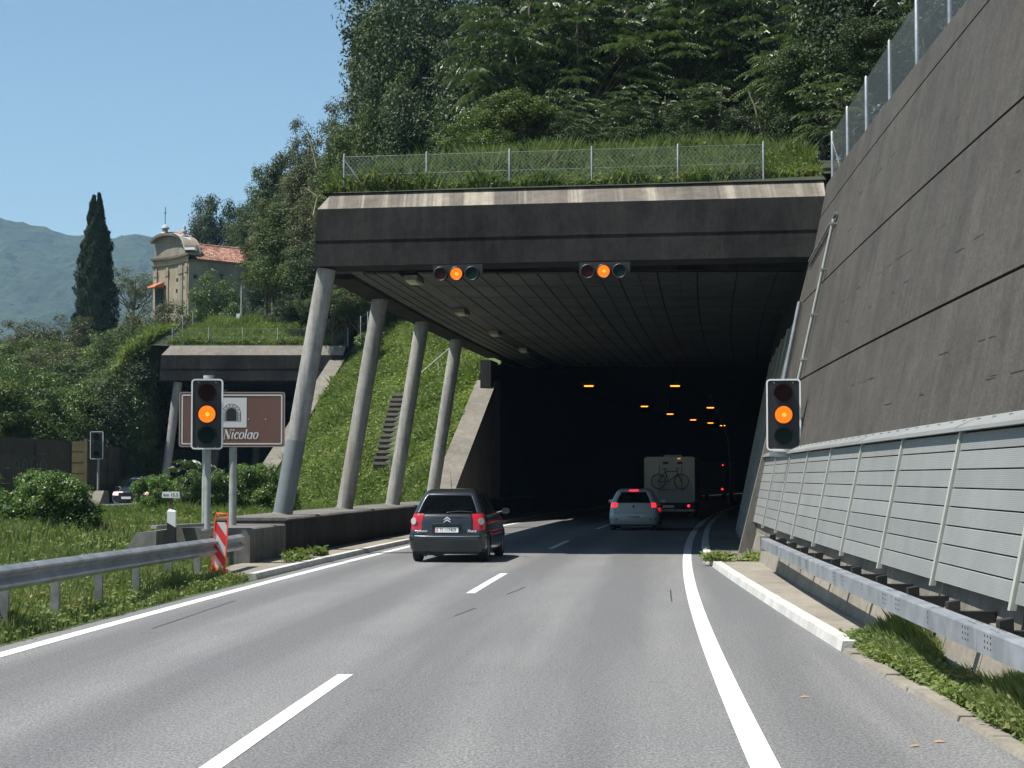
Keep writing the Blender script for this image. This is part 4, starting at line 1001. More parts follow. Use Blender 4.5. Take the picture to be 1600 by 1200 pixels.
    for wy in wheels:
        for sx in (-1, 1):
            wo__ = w0 - .12 if len(wheels) else 0; o = link('wheel', tyre, None, t, (sx*(interp(K,.4)[0]-.115), wy, wheel_r)); o2 = link('rim', rim, None, o, (sx*.065,0,0), (0,0,0 if sx > 0 else pi))
            mb = MB(); mb.disc((0,0,0), wheel_r-.02, 'x', .02, 20)
            link('wheel_well', mb.mesh('wheel_well'), M['dark'], t, (sx*(interp(K,.4)[0]-.27), wy, wheel_r+.08))
    # cabin
    sb = MB()
    for y in zwin['seats']:
        for x in (-.36, .36):
            sb.bevbox(x-.24,x+.24,y-.06,y+.08,.5,zwin['zs'],.05); 
    sb.build('seats', M['seat'], t, True)
    hb = MB()
    for y in zwin['seats']:
        for x in (-.36, .36): hb.bevbox(x-.13,x+.13,y-.03,y+.06,zwin['zs']+.04,zwin['zs']+.25,.04)
    hb.build('headrests', M['seat'], t, True)
    mb = MB(); mb.box(-w0+.2, w0-.2, L0+.35, L1-1.2, .42, .50); mb.build('cabin_floor', M['dark'], t, True)
    return t, out
M['car_glass'] = glassmat('car_glass', (.50,.58,.56), opac=.12)
M['tyre'] = simple('tyre_rubber', (.018,.018,.018), .85); M['rim'] = simple('wheel_rim', (.30,.31,.32), .35, metal=.8)
M['seat'] = simple('seat_fabric', (.02,.021,.023), .9)
def carpaint(name, c, metal=.35, rough=.32, coat=.9): 
    return simple(name, c, rough, metal=metal, coat=coat)
M['grey_paint'] = carpaint('dark_grey_paint', (.020,.025,.030)); M['white_paint'] = carpaint('white_paint_car', (.50,.53,.54), 0); M['blue_paint'] = carpaint('dark_blue_paint', (.025,.035,.05))
M['tail'] = simple('tail_red', (.42,.006,.012), .2, coat=.8); M['clear'] = simple('clear_lens', (.55,.50,.50), .12, coat=1)
M['chrome'] = simple('chrome', (.75,.75,.76), .12, metal=1)
def badge(t, body, size, x, y, z, mat='chrome', rx=0, shear=0, sx=1, name='lettering'):
    return text(name, body, size, M[mat], t, (x,y,z), (R(90)+rx,0,0), shear, .003, sx)
def numberplate(t, x, y, z, body, w=.5, h=.115, tilt=0):
    mb = MB(); plate(mb, w, h, .012, 0, .012); p = link('number_plate', mb.mesh('number_plate'), M['white'], t, (x,y,z), (tilt,0,0))
    text('lettering', body, .105, M['ink'], p, (.0,-.002,-.002), sx=.86)
    for sx in (-1,):
        mb = MB(); mb.add([(-w/2+.012,-.002,-.035),(-w/2+.062,-.002,-.035),(-w/2+.062,-.002,.035),(-w/2+.012,-.002,.035)], [(0,1,2,3)]); mb.build('red_shield', M['red'], p, True)
        mb = MB(); mb.box(-w/2+.030,-w/2+.044,-.0035,-.0022,-.022,.022); mb.box(-w/2+.018,-w/2+.056,-.0045,-.0036,-.006,.006); mb.build('white_cross', M['white'], p, True)
    return p
# near dark grey people carrier
K1 = [(.24,.82,.10,4.10,.20,.45,.06),(.34,.865,.03,4.20,.22,.5,.07),(.52,.875,.0,4.24,.22,.55,.08),(.60,.875,.01,4.22,.22,.55,.08),(.64,.855,.05,4.20,.18,.5,.07),
      (.90,.835,.09,3.98,.16,.55,.07),(1.05,.80,.15,3.55,.16,.5,.07),(1.12,.77,.20,3.20,.16,.45,.07),(1.35,.675,.34,2.85,.15,.35,.06),(1.50,.60,.44,2.55,.15,.3,.06),(1.60,.555,.55,2.25,.15,.3,.06),(1.64,.545,.6,2.1,.15,.3,.06)]
w1 = {'rear_window': lambda k,u,c: (k == 'r' or (k=='rc' and u < .15)) and 1.09 < c[2] < 1.49,
      'side_window': lambda k,u,c: k == 's' and 1.08 < c[2] < 1.50 and c[1] < 3.1 and not any(abs(u-q) < .012 for q in (.14,.44,.78)) and u > .04,
      'windscreen': lambda k,u,c: k in ('f','fc') and 1.06 < c[2] < 1.52}
l1 = {'tail_light': lambda k,u,c: ((k == 'rc') or (k == 'r' and u > .92)) and .71 < c[2] < 1.06 and not (k == 'rc' and u > .93)}
Y = 39.7; X = (698-800)/2790*Y
c1, o1 = car('dark grey people carrier with red tail lamps driving in the left lane', 'car', 'people_carrier', (X,Y,0), -hd(Y)-R(1.0), K1, 1.64, M['grey_paint'], w1, l1, (.78,3.45), dict(seats=(1.55,2.35), zs=1.13), trim=(.60,.60), extra={'tail_light': M['tail']})
for sx in (-1,1):
    mb = MB(); mb.disc((0,0,0), .068, 'y', -.02, 18, sz=1.15); link('indicator_lens', mb.mesh('indicator_lens'), M['clear'], o1['tail_light_l' if sx<0 else 'tail_light_r'], (sx*.755, .145, .915), (0,0,R(24)*sx))
# hatch details
mb = MB(); mb.sweep([((-.36,.068,.845),Vector((0,-1,0))),((-.34,.052,.852),Vector((0,-1,0))),((.34,.052,.852),Vector((0,-1,0))),((.36,.068,.845),Vector((0,-1,0)))], [(.0,-.018),(.03,-.012),(.034,.008),(0,.016)]); mb.build('hatch_handle', M['grey_paint'], c1, True)
mb = MB(); mb.box(-.33,.33,.048,.07,.635,.815); mb.build('plate_recess', M['dark'], c1, True)
numberplate(c1, .0, .036, .725, '  TI 117409', .52, .115, R(-6))
mb = MB(); mb.tube([(-.55,.185,1.01),(-.3,.135,1.0),(0,.125,1.0),(.3,.135,1.0),(.55,.185,1.01)], .012, 6); mb.build('hatch_crease', M['dark'], c1, True)
for dz in (0,.055):
    mb = MB(); 
    for s_ in (-1,1): mb.hexa([(0,.075,.90+dz+.03),(0,.075,.90+dz+.06),(0,.095,.90+dz+.06),(0,.095,.90+dz+.03),(s_*.075,.075,.885+dz),(s_*.075,.075,.905+dz),(s_*.075,.095,.905+dz),(s_*.075,.095,.885+dz)])
    mb.build('chevron_emblem', M['white'], c1, True)
badge(c1, 'picasso', .078, -.555, .058, .70, 'white', R(-8), .2); badge(c1, 'Xsara', .088, .555, .058, .70, 'white', R(-8), .2)
mb = MB(); mb.tube([(-.80,.12,.585),(-.62,.022,.585),(-.3,.0,.578),(.3,.0,.578),(.62,.022,.585),(.80,.12,.585)], .011, 6); mb.build('bumper_trim', M['chrome'] if 0 else M['rim'], c1, True)
wp = thing
mb = MB(); mb.tube([(-.02,.175,1.105),(.25,.185,1.135),(.55,.22,1.115)], .011, 6); mb.tube([(.0,.16,1.085),(.0,.185,1.11)], .022, 8); mb.build('rear_wiper', M['dark'], c1, True)
mb = MB(); mb.tube([(.0,.78,1.62),(.0,.60,2.02)], [.006,.003], 5); mb.build('aerial', M['dark'], c1, True)
mb = MB(); mb.bevbox(-.13,.13,.50,.54,1.525,1.55,.005); mb.build('high_brake_lamp', M['tail'], c1, True)
mb = MB(); mb.tube([(-.42,.35,.22),(-.42,.08,.21)], .03, 10); mb.bevbox(-.62,-.1,.3,.7,.15,.3,.05); mb.build('exhaust', M['dark'], c1, True)
mb = MB(); mb.bevbox(-.30,.30,.10,.16,.30,.36,.01); mb.build('tow_panel', M['dark'], c1, True)
for sx in (-1,1):
    mb = MB(); mb.tube([(sx*.80,2.85,1.05),(sx*.93,2.83,1.08)], .03, 8); mb.bevbox(sx*.99-.09,sx*.99+.09,2.78,2.93,1.03,1.17,.04); m_ = mb.build('wing_mirror', M['grey_paint'], c1, True)
for y0_, y1_ in ((.95,1.02),(1.9,1.97)):
    mb = MB(); mb.bevbox(.845,.86,y0_+.1,y1_+.22,.90,.93,.005); mb.bevbox(-.86,-.845,y0_+.1,y1_+.22,.90,.93,.005); mb.build('door_handle', M['grey_paint'], c1, True)
# white hatchback inside the mouth
K2 = [(.22,.82,.14,3.85,.25,.45,.10),(.34,.86,.03,3.98,.28,.5,.12),(.50,.87,.0,4.02,.28,.55,.12),(.62,.87,.03,4.0,.26,.55,.12),(.70,.85,.07,3.95,.22,.5,.12),(.92,.83,.12,3.6,.2,.5,.12),(1.0,.80,.17,3.25,.2,.45,.12),(1.2,.72,.36,2.85,.2,.35,.11),(1.38,.63,.50,2.5,.2,.3,.1),(1.46,.58,.60,2.25,.2,.3,.1),(1.49,.56,.65,2.1,.2,.3,.1)]
w2 = {'rear_window': lambda k,u,c: (k == 'r' or (k=='rc' and u < .1)) and 1.0 < c[2] < 1.36,
      'side_window': lambda k,u,c: k == 's' and 1.0 < c[2] < 1.36 and c[1] < 2.95 and not any(abs(u-q) < .012 for q in (.16,.5,.85)) and u > .05,
      'windscreen': lambda k,u,c: k in ('f','fc') and .98 < c[2] < 1.38}
l2 = {'tail_light': lambda k,u,c: ((k == 'rc' and u < .7) or (k == 'r' and u > .93)) and .83 < c[2] < .99}
Y = 63.3; X = (989-800)/2790*Y
M['lit_tail'] = simple('lit_tail', (.5,.01,.02), .2, coat=.6, emit=(1,.02,.04), es=1.1)
c2, o2 = car('white hatchback braking just inside the dark tunnel mouth', 'car', 'hatchback', (X,Y,0), -hd(Y), K2, 1.49, M['white_paint'], w2, l2, (.70,3.15), dict(seats=(1.35,2.1), zs=1.0), trim=(.66,.6), extra={'tail_light': M['lit_tail']})
mb = MB(); mb.bevbox(-.16,.16,.47,.55,1.40,1.44,.01); mb.build('high_brake_lamp', M['brake'], c2, True)
numberplate(c2, 0, .0, .47, '  TI 109624', .5, .11)
mb = MB(); mb.bevbox(-.32,.32,.0,.06,.42,.58,.01); mb.build('plate_recess', M['white_paint'], c2, True)
mb = MB(); mb.hexa([(0,.085,.90),(.035,.085,.85),(.035,.11,.85),(0,.11,.90),(0,.085,.80),(-.035,.085,.85),(-.035,.11,.85),(0,.11,.80)]); mb.add([(0,.08,.91),(.04,.08,.85),(0,.08,.79),(-.04,.08,.85)], [(0,1,2,3)]); mb.build('diamond_emblem', M['ink'], c2, True)
mb = MB(); mb.tube([(-.60,.20,.70),(-.3,.11,.68),(.3,.11,.68),(.60,.20,.70)], .008, 5); mb.build('hatch_seam', M['dark'], c2, True)
for sx in (-1,1):
    mb = MB(); mb.hexa([(sx*.60,.06,.36),(sx*.78,.13,.40),(sx*.78,.16,.40),(sx*.60,.1,.36),(sx*.56,.06,.43),(sx*.82,.16,.43),(sx*.82,.18,.43),(sx*.56,.1,.43)]); mb.build('rear_reflector', M['ink'], c2, True)
    mb = MB(); mb.tube([(sx*.78,2.6,.98),(sx*.90,2.58,1.0)], .03, 8); mb.bevbox(sx*.96-.09,sx*.96+.09,2.53,2.66,.95,1.07,.04); mb.build('wing_mirror', M['white_paint'], c2, True)
mb = MB(); mb.tube([(-.05,.22,1.0),(.2,.24,1.03),(.42,.3,1.02)], .011, 5); mb.build('rear_wiper', M['dark'], c2, True)
# oncoming dark estate in the left carriageway (its front faces us)
K3 = [(.22,.80,.10,3.95,.2,.35,.06),(.34,.86,.03,4.15,.2,.4,.06),(.55,.875,.0,4.22,.2,.5,.06),(.72,.87,.03,4.17,.2,.5,.06),(.80,.86,.06,4.0,.2,.5,.06),(.90,.84,.10,3.35,.2,.5,.06),(1.0,.80,.14,3.0,.18,.4,.06),(1.25,.70,.30,2.6,.15,.35,.06),(1.44,.60,.45,2.2,.15,.3,.06),(1.50,.57,.55,2.0,.15,.3,.06)]
w3 = {'rear_window': lambda k,u,c: k == 'r' and 1.0 < c[2] < 1.38,
      'side_window': lambda k,u,c: k == 's' and 1.0 < c[2] < 1.38 and c[1] < 3.0 and not any(abs(u-q) < .012 for q in (.16,.5,.85)) and u > .05,
      'windscreen': lambda k,u,c: k in ('f','fc') and .97 < c[2] < 1.39}
l3 = {'headlight': lambda k,u,c: ((k == 'fc' and u > .15) or (k == 'f' and u > .72)) and .62 < c[2] < .78}
Y = 88.0; X = (222-800)/2790*Y*.965
c3, o3 = car('dark blue car with lit headlamps coming out from behind the median bushes', 'car', 'oncoming_car', (X,Y,.42), pi-R(6), K3, 1.5, M['blue_paint'], w3, l3, (.75,3.3), dict(seats=(1.35,2.1), zs=1.0), trim=(.3,.40), extra={'headlight': M['headlamp']})
mb = MB(); mb.bevbox(-.38,.38,4.20,4.335,.60,.73,.02); mb.build('grille', M['dark'], c3, True)
mb = MB(); mb.bevbox(-.55,.55,4.22,4.30,.30,.40,.02); mb.build('air_intake', M['dark'], c3, True)
mb = MB(); plate(mb, .46, .11, .01, 4.335, 4.345, 0, .5); mb.build('number_plate', M['white'], c3, True)
mb = MB(); mb.bevbox(-.4,.4,4.3,4.345,.735,.752,.004); mb.build('grille_trim', M['chrome'], c3, True)
for sx in (-1,1): mb = MB(); mb.tube([(sx*.78,2.75,.98),(sx*.92,2.73,1.0)], .03, 8); mb.bevbox(sx*.97-.09,sx*.97+.09,2.68,2.8,.95,1.07,.04); mb.build('wing_mirror', M['blue_paint'], c3, True)

# motorhome with a bicycle on its rear rack
Y = 80.5; X = (1045.5-800)/2790*Y; rz = -hd(Y)
mh = thing('motorhome', 'white motorhome with a bicycle rack driving ahead of the white hatchback in the tunnel', 'motorhome', (X,Y,0), rz)
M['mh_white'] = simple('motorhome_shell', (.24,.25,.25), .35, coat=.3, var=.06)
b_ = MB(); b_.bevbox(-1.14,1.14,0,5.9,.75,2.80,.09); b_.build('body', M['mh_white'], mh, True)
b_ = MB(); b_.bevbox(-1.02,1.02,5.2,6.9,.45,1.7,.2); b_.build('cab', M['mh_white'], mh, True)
b_ = MB(); b_.bevbox(-1.10,1.10,.02,5.8,.35,.749,.03); b_.build('skirt', M['zinc_dark'], mh, True)
b_ = MB(); b_.bevbox(-1.12,1.12,-.08,.02,.45,.74,.04); b_.build('bumper', M['seat'], mh, True)
b_ = MB(); b_.bevbox(-1.145,1.145,-.02,.0,2.42,2.44,.004); b_.build('seam', M['zinc_dark'], mh, True)
for sx in (-1,1):
    b_ = MB(); b_.bevbox(sx*1.10-.025,sx*1.10+.025,-.03,.01,.8,2.66,.01); b_.build('corner_trim', M['panel_post'], mh, True)
    b_ = MB(); b_.disc((sx*.86,-.10,.60), .06, 'y', .02, 14); b_.build('tail_light', M['brake'], mh, True)
    for wy in (1.3, 5.6):
        b_ = MB(); b_.disc((sx*.9-.1,wy,.35), .35, 'x', .2, 26); b_.build('wheel', M['tyre'], mh, True)
b_ = MB(); b_.bevbox(.36,.50,-.04,.0,2.70,2.74,.01); b_.build('marker_lamp', emis('dim_amber', (1,.4,.15), .5), mh, True)
b_ = MB(); plate(b_, .5, .11, .01, -.1, -.085, -.05, .57); b_.build('number_plate', M['sign_white'], mh, True)
b_ = MB(); b_.bevbox(-.3,.5,.8,1.5,2.8,2.9,.02); b_.build('roof_vent', M['zinc_dark'], mh, True)
b_ = MB()
for x in (-.45,.55): b_.tube([(x,-.02,2.35),(x,-.22,2.3),(x,-.22,1.35),(x,-.02,1.2)], .018, 6)
b_.tube([(-.65,-.26,1.33),(.75,-.26,1.33)], .022, 6); b_.build('bicycle_rack', M['zinc'], mh, True)
b_ = MB(); b_.bevbox(-.3,-.05,-.05,0,2.47,2.58,.01); b_.bevbox(.35,.6,-.05,0,2.47,2.58,.01); b_.build('rack_bracket', M['dark'], mh, True)
bi = thing('bicycle', 'dark bicycle hung on the rear rack of the motorhome', 'bicycle', Vector((X,Y,1.35))+Matrix.Rotation(rz,3,'Z')@Vector((.03,-.30,0)), rz)
for x in (-.52,.52):
    b_ = MB(); b_.ring((0,0,0), .30, .335, 'y', .03, 28)
    for k in range(12): a = 2*pi*k/12; b_.tube([(0,.015,0),(.3*cos(a),.015,.3*sin(a))], .003, 3, False)
    wl = link('wheel', b_.mesh('wheel'), M['ink'], bi, (x,0,.34))
b_ = MB(); A1=(-.52,.01,.34); BB=(-.08,.01,.33); ST=(-.2,.01,.78); HT=(.33,.01,.80); HB=(.36,.01,.68); FW=(.52,.01,.34)
for a, b in ((A1,BB),(A1,ST),(BB,ST),(ST,HT),(BB,HB),(HT,HB),(HB,FW)): b_.tube([a,b], .018, 6)
b_.build('frame', M['ink'], bi, True)
b_ = MB(); b_.bevbox(-.34,-.12,-.05,.07,.88,.92,.01); b_.tube([(-.2,.01,.78),(-.23,.01,.88)], .014, 6); b_.build('saddle', M['ink'], bi, True)
b_ = MB(); b_.tube([(.33,.01,.8),(.31,.01,.93),(.38,-.12,.95)], .014, 6); b_.tube([(.31,.01,.93),(.38,.14,.95)], .014, 6); b_.build('handlebar', M['ink'], bi, True)
b_ = MB(); b_.ring((-.08,-.02,.33), .07, .095, 'y', .01, 18); b_.tube([(-.08,-.03,.33),(-.02,-.03,.2)], .012, 5); b_.build('crankset', M['zinc'], bi, True)
# lorry far ahead
Y = 135; X = (1109-800)/2790*Y; rz = -hd(Y)
lo = thing('lorry', 'distant dark lorry with red lamps deep in the tunnel beyond the motorhome', 'lorry', (X,Y,0), rz)
M['lorry'] = simple('lorry_doors', (.06,.06,.065), .6)
b_ = MB(); b_.bevbox(-1.15,1.15,0,7,1.0,3.1,.04); b_.build('box_body', M['lorry'], lo, True)
b_ = MB(); b_.bevbox(-1.1,1.1,7.2,9,.6,2.8,.2); b_.build('cab', M['lorry'], lo, True)
b_ = MB(); b_.bevbox(-1.1,1.1,.1,8.5,.6,.98,.04); b_.build('chassis', M['dark'], lo, True)
for sx in (-1,1):
    b_ = MB(); b_.disc((sx*.92,-.03,.98), .075, 'y', .02, 12); b_.build('tail_light', M['brake'], lo, True)
    b_ = MB(); b_.disc((sx*.96,-.03,2.78), .055, 'y', .02, 12); b_.build('marker_lamp', M['brake'], lo, True)
    b_ = MB(); b_.bevbox(sx*.56-.53,sx*.56+.53,-.02,0,1.1,3.0,.01); b_.build('rear_door', M['lorry'], lo, True)
    for wy in (1.5,7.6): b_ = MB(); b_.disc((sx*.95-.14,wy,.48), .48, 'x', .28, 22); b_.build('wheel', M['tyre'], lo, True)
# ================================================================ CHAPEL ON THE KNOLL
M['plaster'] = concrete('ochre_plaster', (.33,.28,.20), (.24,.20,.145), streak=.4, streakscale=(.5,.5,.1), light=(.40,.36,.27), speck=.15)
M['plaster2'] = concrete('grey_plaster', (.27,.24,.19), (.17,.15,.125), streak=.3, streakscale=(.6,.6,.15), light=(.35,.31,.25), speck=.15)
M['trim'] = concrete('stone_trim', (.30,.24,.19), (.20,.165,.13), streak=0)
M['lead'] = simple('lead_sheet', (.36,.37,.38), .8)
def tilemat():
    m, t, out = new_mat('terracotta_tiles'); b = node(t, 'ShaderNodeBsdfPrincipled', i_Roughness=.85)
    v = coords(t, 'obj'); vo = node(t, 'ShaderNodeTexVoronoi', i_Scale=3.4); t.links.new(v, vo.inputs['Vector'])
    sp = node(t, 'ShaderNodeSeparateColor'); t.links.new(vo.outputs['Color'], sp.inputs[0])
    r = node(t, 'ShaderNodeValToRGB'); t.links.new(sp.outputs[0], r.inputs[0]); e = r.color_ramp.elements
    e[0].position = 0; e[0].color = (.10,.055,.042,1); e[1].position = 1; e[1].color = (.46,.34,.26,1)
    for p, c in ((.3,(.25,.11,.075,1)),(.6,(.33,.15,.10,1)),(.85,(.40,.22,.15,1))): q = e.new(p); q.color = c
    t.links.new(r.outputs[0], b.inputs['Base Color']); t.links.new(b.outputs[0], out.inputs[0]); return m
M['tiles'] = tilemat()
YC = 168.0; XC = (292-800)/2790*YC; ZC = 12.0
ch = thing('chapel', 'old ochre stone chapel with a curved gable and terracotta roof on the wooded knoll', 'chapel', (XC,YC,ZC), R(41))
H = 10.6; Wd = 6.6; Ln = 11.0
def cz(py): return 1.9+(745-py)*YC/2790*1.004-ZC
sidey = lambda x: -.45*sin(pi*min(max(x,0),9)/9)
def ztop(y): 
    t = (y-5.0)/5.0 if y < 5.0 else (y-5.0)/2.2
    return cz(398) + (cz(356)-cz(398))*sqrt(max(0,1-t*t*(.98 if y < 5 else .8)))
mb = MB(); n = 14; ys = [Wd*i/(n-1) for i in range(n)]; fx = lambda y: .55*sin(pi*y/Wd)
vs = [(fx(y),y,-2) for y in ys]+[(fx(y),y,cz(399)) for y in ys]; mb.add(vs, [(i,i+1,n+i+1,n+i) for i in range(n-1)]); mb.build('facade', M['plaster'], ch, True)
mb = MB(); vs = [(fx(y)+.12,y,cz(399)) for y in ys]+[(fx(y)+.12,y,ztop(y)-.1) for y in ys]+[(fx(y)+1.4,y,ztop(y)-.1) for y in ys]; mb.add(vs, [(i,i+1,n+i+1,n+i) for i in range(n-1)]+[(n+i,n+i+1,2*n+i+1,2*n+i) for i in range(n-1)]); mb.build('gable', M['plaster2'], ch, True)
def cornice(z, h, out, mat='trim', nm='cornice'):
    mb = MB(); o1 = [(fx(y)-out,y) for y in ys]; vs = []
    for (x,y) in o1: vs += [(x+out,y,z),(x+.05,y,z+h*.4),(x,y,z+h),(x+out,y,z+h+.05)]
    mb.add(vs, [(4*i+k,4*i+4+k,4*i+5+k,4*i+1+k) for i in range(n-1) for k in range(3)]+[(0,1,2,3)]); mb.box(fx(0)-out, 1.2, -out, -.0, z+h*.4, z+h); return mb.build(nm, M[mat], ch, True)
cornice(cz(400), .28, .32); cornice(cz(410), .18, .18)
mb = MB(); vs = []
for y in [Wd*i/23 for i in range(24)]:
    z = ztop(y); vs += [(fx(y)-.40,y-.1,z-.25),(fx(y)-.45,y-.1,z),(fx(y)+.9,y-.1,z+.08),(fx(y)+.1,y,z-.25)]
mb.add(vs, [(4*i+k,4*i+4+k,4*i+4+(k+1)%4,4*i+(k+1)%4) for i in range(23) for k in range(4)]); mb.build('arched_cornice', M['trim'], ch, True)
mb = MB(); vs = []
for y in [-.25+3.4*i/9 for i in range(10)]:
    z = ztop(max(y,0)); vs += [(fx(max(y,0))-.5,y,z+.03),(fx(max(y,0))+.6,y,z+.14),(fx(max(y,0))+.6,y,z+.05)]
mb.add(vs, [(3*i+k,3*i+3+k,3*i+3+(k+1)%3,3*i+(k+1)%3) for i in range(9) for k in range(3)]); mb.build('lead_flashing', M['lead'], ch, True)
mb = MB(); vs = []
for y in [2.2+4.2*i/11 for i in range(12)]: z = ztop(y); vs += [(fx(y)-.2,y,z+.1),(fx(y)+.9,y,z+.28),(fx(y)+1.7,y,z+.1)]
mb.add(vs, [(3*i+k,3*i+3+k,3*i+4+k,3*i+1+k) for i in range(11) for k in (0,1)]); mb.build('gable_roof', M['tiles'], ch, True)
for y0 in (.15, 1.55, 2.0, 4.4, 6.0):
    mb = MB(); mb.box(fx(y0)-.10, fx(y0)+.12, y0, y0+.42, -1, cz(411)); mb.build('pilaster', M['plaster2'] if y0 in (1.55,) else M['plaster'], ch, True)
    mb = MB(); mb.box(fx(y0)-.16, fx(y0)+.1, y0-.08, y0+.55, cz(425), cz(416)); mb.build('capital', M['trim'], ch, True)
# side wall in bays
xs = [0, .9, 2.0, 5.2, 8.2, Ln]
for i in range(len(xs)-1):
    a, b = xs[i], xs[i+1]; mb = MB(); off = (-.06 if i % 2 == 0 else 0)
    ya, yb = sidey(a)+off, sidey(b)+off
    mb.hexa([(a,ya,-2),(b,yb,-2),(b,yb+.4,-2),(a,ya+.4,-2),(a,ya,cz(407)),(b,yb,cz(407)),(b,yb+.4,cz(407)),(a,ya+.4,cz(407))]); mb.build('side_wall', M['plaster'] if i < 2 else M['plaster2'], ch, True)
mb = MB(); mb.box(Ln-.3, Ln, .0, Wd, -2, cz(407)); mb.build('rear_wall', M['plaster2'], ch, True)
mb = MB(); mb.box(.2, Ln, Wd-.3, Wd, -2, cz(407)); mb.build('far_wall', M['plaster2'], ch, True)
mb = MB(); vs = []
for x in (0,2.5,4.5,6.5,9,Ln): vs += [(x,sidey(x)-.28,cz(407)),(x,sidey(x)+.1,cz(409)),(x,sidey(x)+.1,cz(406)),(x,sidey(x)-.28,cz(406)+.02)]
mb.add(vs, [(4*i+k,4*i+4+k,4*i+4+(k+1)%4,4*i+(k+1)%4) for i in range(5) for k in range(4)]); mb.build('eaves', M['trim'], ch, True)
# openings: dark blocks set on the wall, recess shade put into their colour
for (x, py, w, h) in ((.7,432,.45,.35),(3.4,430,.32,.55),(5.6,430,.32,.3),(1.4,457,.35,.35),(4.6,457,.35,.4),(1.3,475,.3,.3)):
    z = cz(py); y = sidey(x)-.08; mb = MB(); mb.box(x-w/2,x+w/2,y-.005,y+.1,z-h/2,z+h/2); wn = mb.build('window', M['dark'], ch, True)
    mb = MB(); mb.box(x-w/2-.07,x+w/2+.07,y-.06,y-.01,z-h/2-.07,z-h/2); mb.build('sill', M['trim'], wn, True) if 0 else None
for (y, py) in ((1.1,433),(2.9,433),(1.1,448),(3.0,450),(4.9,443),(1.0,396),(3.2,396)):
    z = cz(py); mb = MB(); mb.box(fx(y)-.03,fx(y)+.2,y-.16,y+.16,z-.16,z+.16); mb.build('putlog_opening', M['dark'], ch, True)
mb = MB(); mb.hexa([(-.75,4.9,cz(443)),(.2,4.9,cz(443)),(.2,6.4,cz(443)),(-.75,6.4,cz(443)),(-.7,4.9,cz(441)),(.25,4.9,cz(434)),(.25,6.4,cz(434)),(-.7,6.4,cz(441))]); mb.build('porch_roof', simple('orange_tiles', (.42,.13,.05), .8), ch, True)
mb = MB(); mb.box(.0,.1,5.0,6.2,-1,cz(445)); mb.build('door', M['seat'], ch, True)
# corrugated tile roof: rows of barrel tiles
def roof(nm, p00, p10, p01, p11, nu, nv):
    p00,p10,p01,p11 = map(Vector,(p00,p10,p01,p11)); mb = MB(); vs = []; mu = nu*4
    nrm = (p10-p00).cross(p01-p00).normalized()
    if nrm.z < 0: nrm = -nrm
    for j in range(nv+1):
        for s_ in (0, 1):
            v = j/nv
            for i in range(mu+1):
                u = i/mu; p = (p00*(1-u)+p10*u)*(1-v)+(p01*(1-u)+p11*u)*v
                vs.append(p+nrm*(.06*abs(sin(pi*i/4))+(.04 if s_ else 0)))
    w = mu+1
    fs = [(r*w+i,r*w+i+1,(r+1)*w+i+1,(r+1)*w+i) for r in range(2*nv+1) for i in range(mu)]
    mb.add(vs, fs); o = mb.build(nm, M['tiles'], ch, True); return o
ez, rz_ = cz(406), cz(374)
roof('roof', (.55,-.85,ez), (Ln+.2,-.55,ez), (1.2,3.3,rz_), (Ln-2.4,3.3,rz_), 46, 14)
roof('roof', (Ln+.3,-.55,ez), (Ln+.3,Wd+.5,ez), (Ln-2.4,3.3,rz_), (Ln-2.4,3.35,rz_), 24, 12)
roof('roof', (.55,Wd+.4,ez), (Ln+.2,Wd+.4,ez), (1.2,3.3,rz_), (Ln-2.4,3.3,rz_), 40, 10)
mb = MB(); mb.tube([(1.2,3.3,rz_+.06),(Ln-2.4,3.3,rz_+.06)], .13, 8); mb.build('ridge_tiles', M['tiles'], ch, True)
# bell turret with cross, and a finial
def lathe(prof_, c, n=14):
    mb = MB(); vs = [(c[0]+r*cos(2*pi*k/n), c[1]+r*sin(2*pi*k/n), z) for z, r in prof_ for k in range(n)]
    mb.add(vs, [(i*n+k,i*n+(k+1)%n,(i+1)*n+(k+1)%n,(i+1)*n+k) for i in range(len(prof_)-1) for k in range(n)], True); return mb
zt0 = cz(357); c = (.45, 5.15)
tb = lathe([(zt0-.2,.5),(zt0+.1,.5),(zt0+.12,.38),(zt0+.25,.34)], c).build('turret', M['lead'], ch, True)
lathe([(zt0+.25,.26),(zt0+.55,.26)], c).build('turret_drum', M['trim'], ch, True)
lathe([(zt0+.55,.42),(zt0+.62,.42),(zt0+.78,.30),(zt0+.95,.12),(zt0+1.02,.0)], c).build('turret_cap', M['lead'], ch, True)
mb = MB(); zc_ = zt0+.95; mb.tube([(c[0],c[1],zc_),(c[0],c[1],zc_+1.75)], .035, 6); mb.tube([(c[0],c[1]-.28,zc_+1.15),(c[0],c[1]+.28,zc_+1.15)], .035, 6); mb.build('cross', M['ink'], ch, True)
c = (.55, 1.75); z0 = cz(378)
lathe([(z0,.28),(z0+.7,.26),(z0+.72,.36),(z0+.85,.36),(z0+.9,.15),(z0+1.1,.25),(z0+1.3,.28),(z0+1.4,.12),(z0+1.55,.17),(z0+1.75,.12),(z0+1.85,.0)], c).build('finial', M['lead'], ch, True)
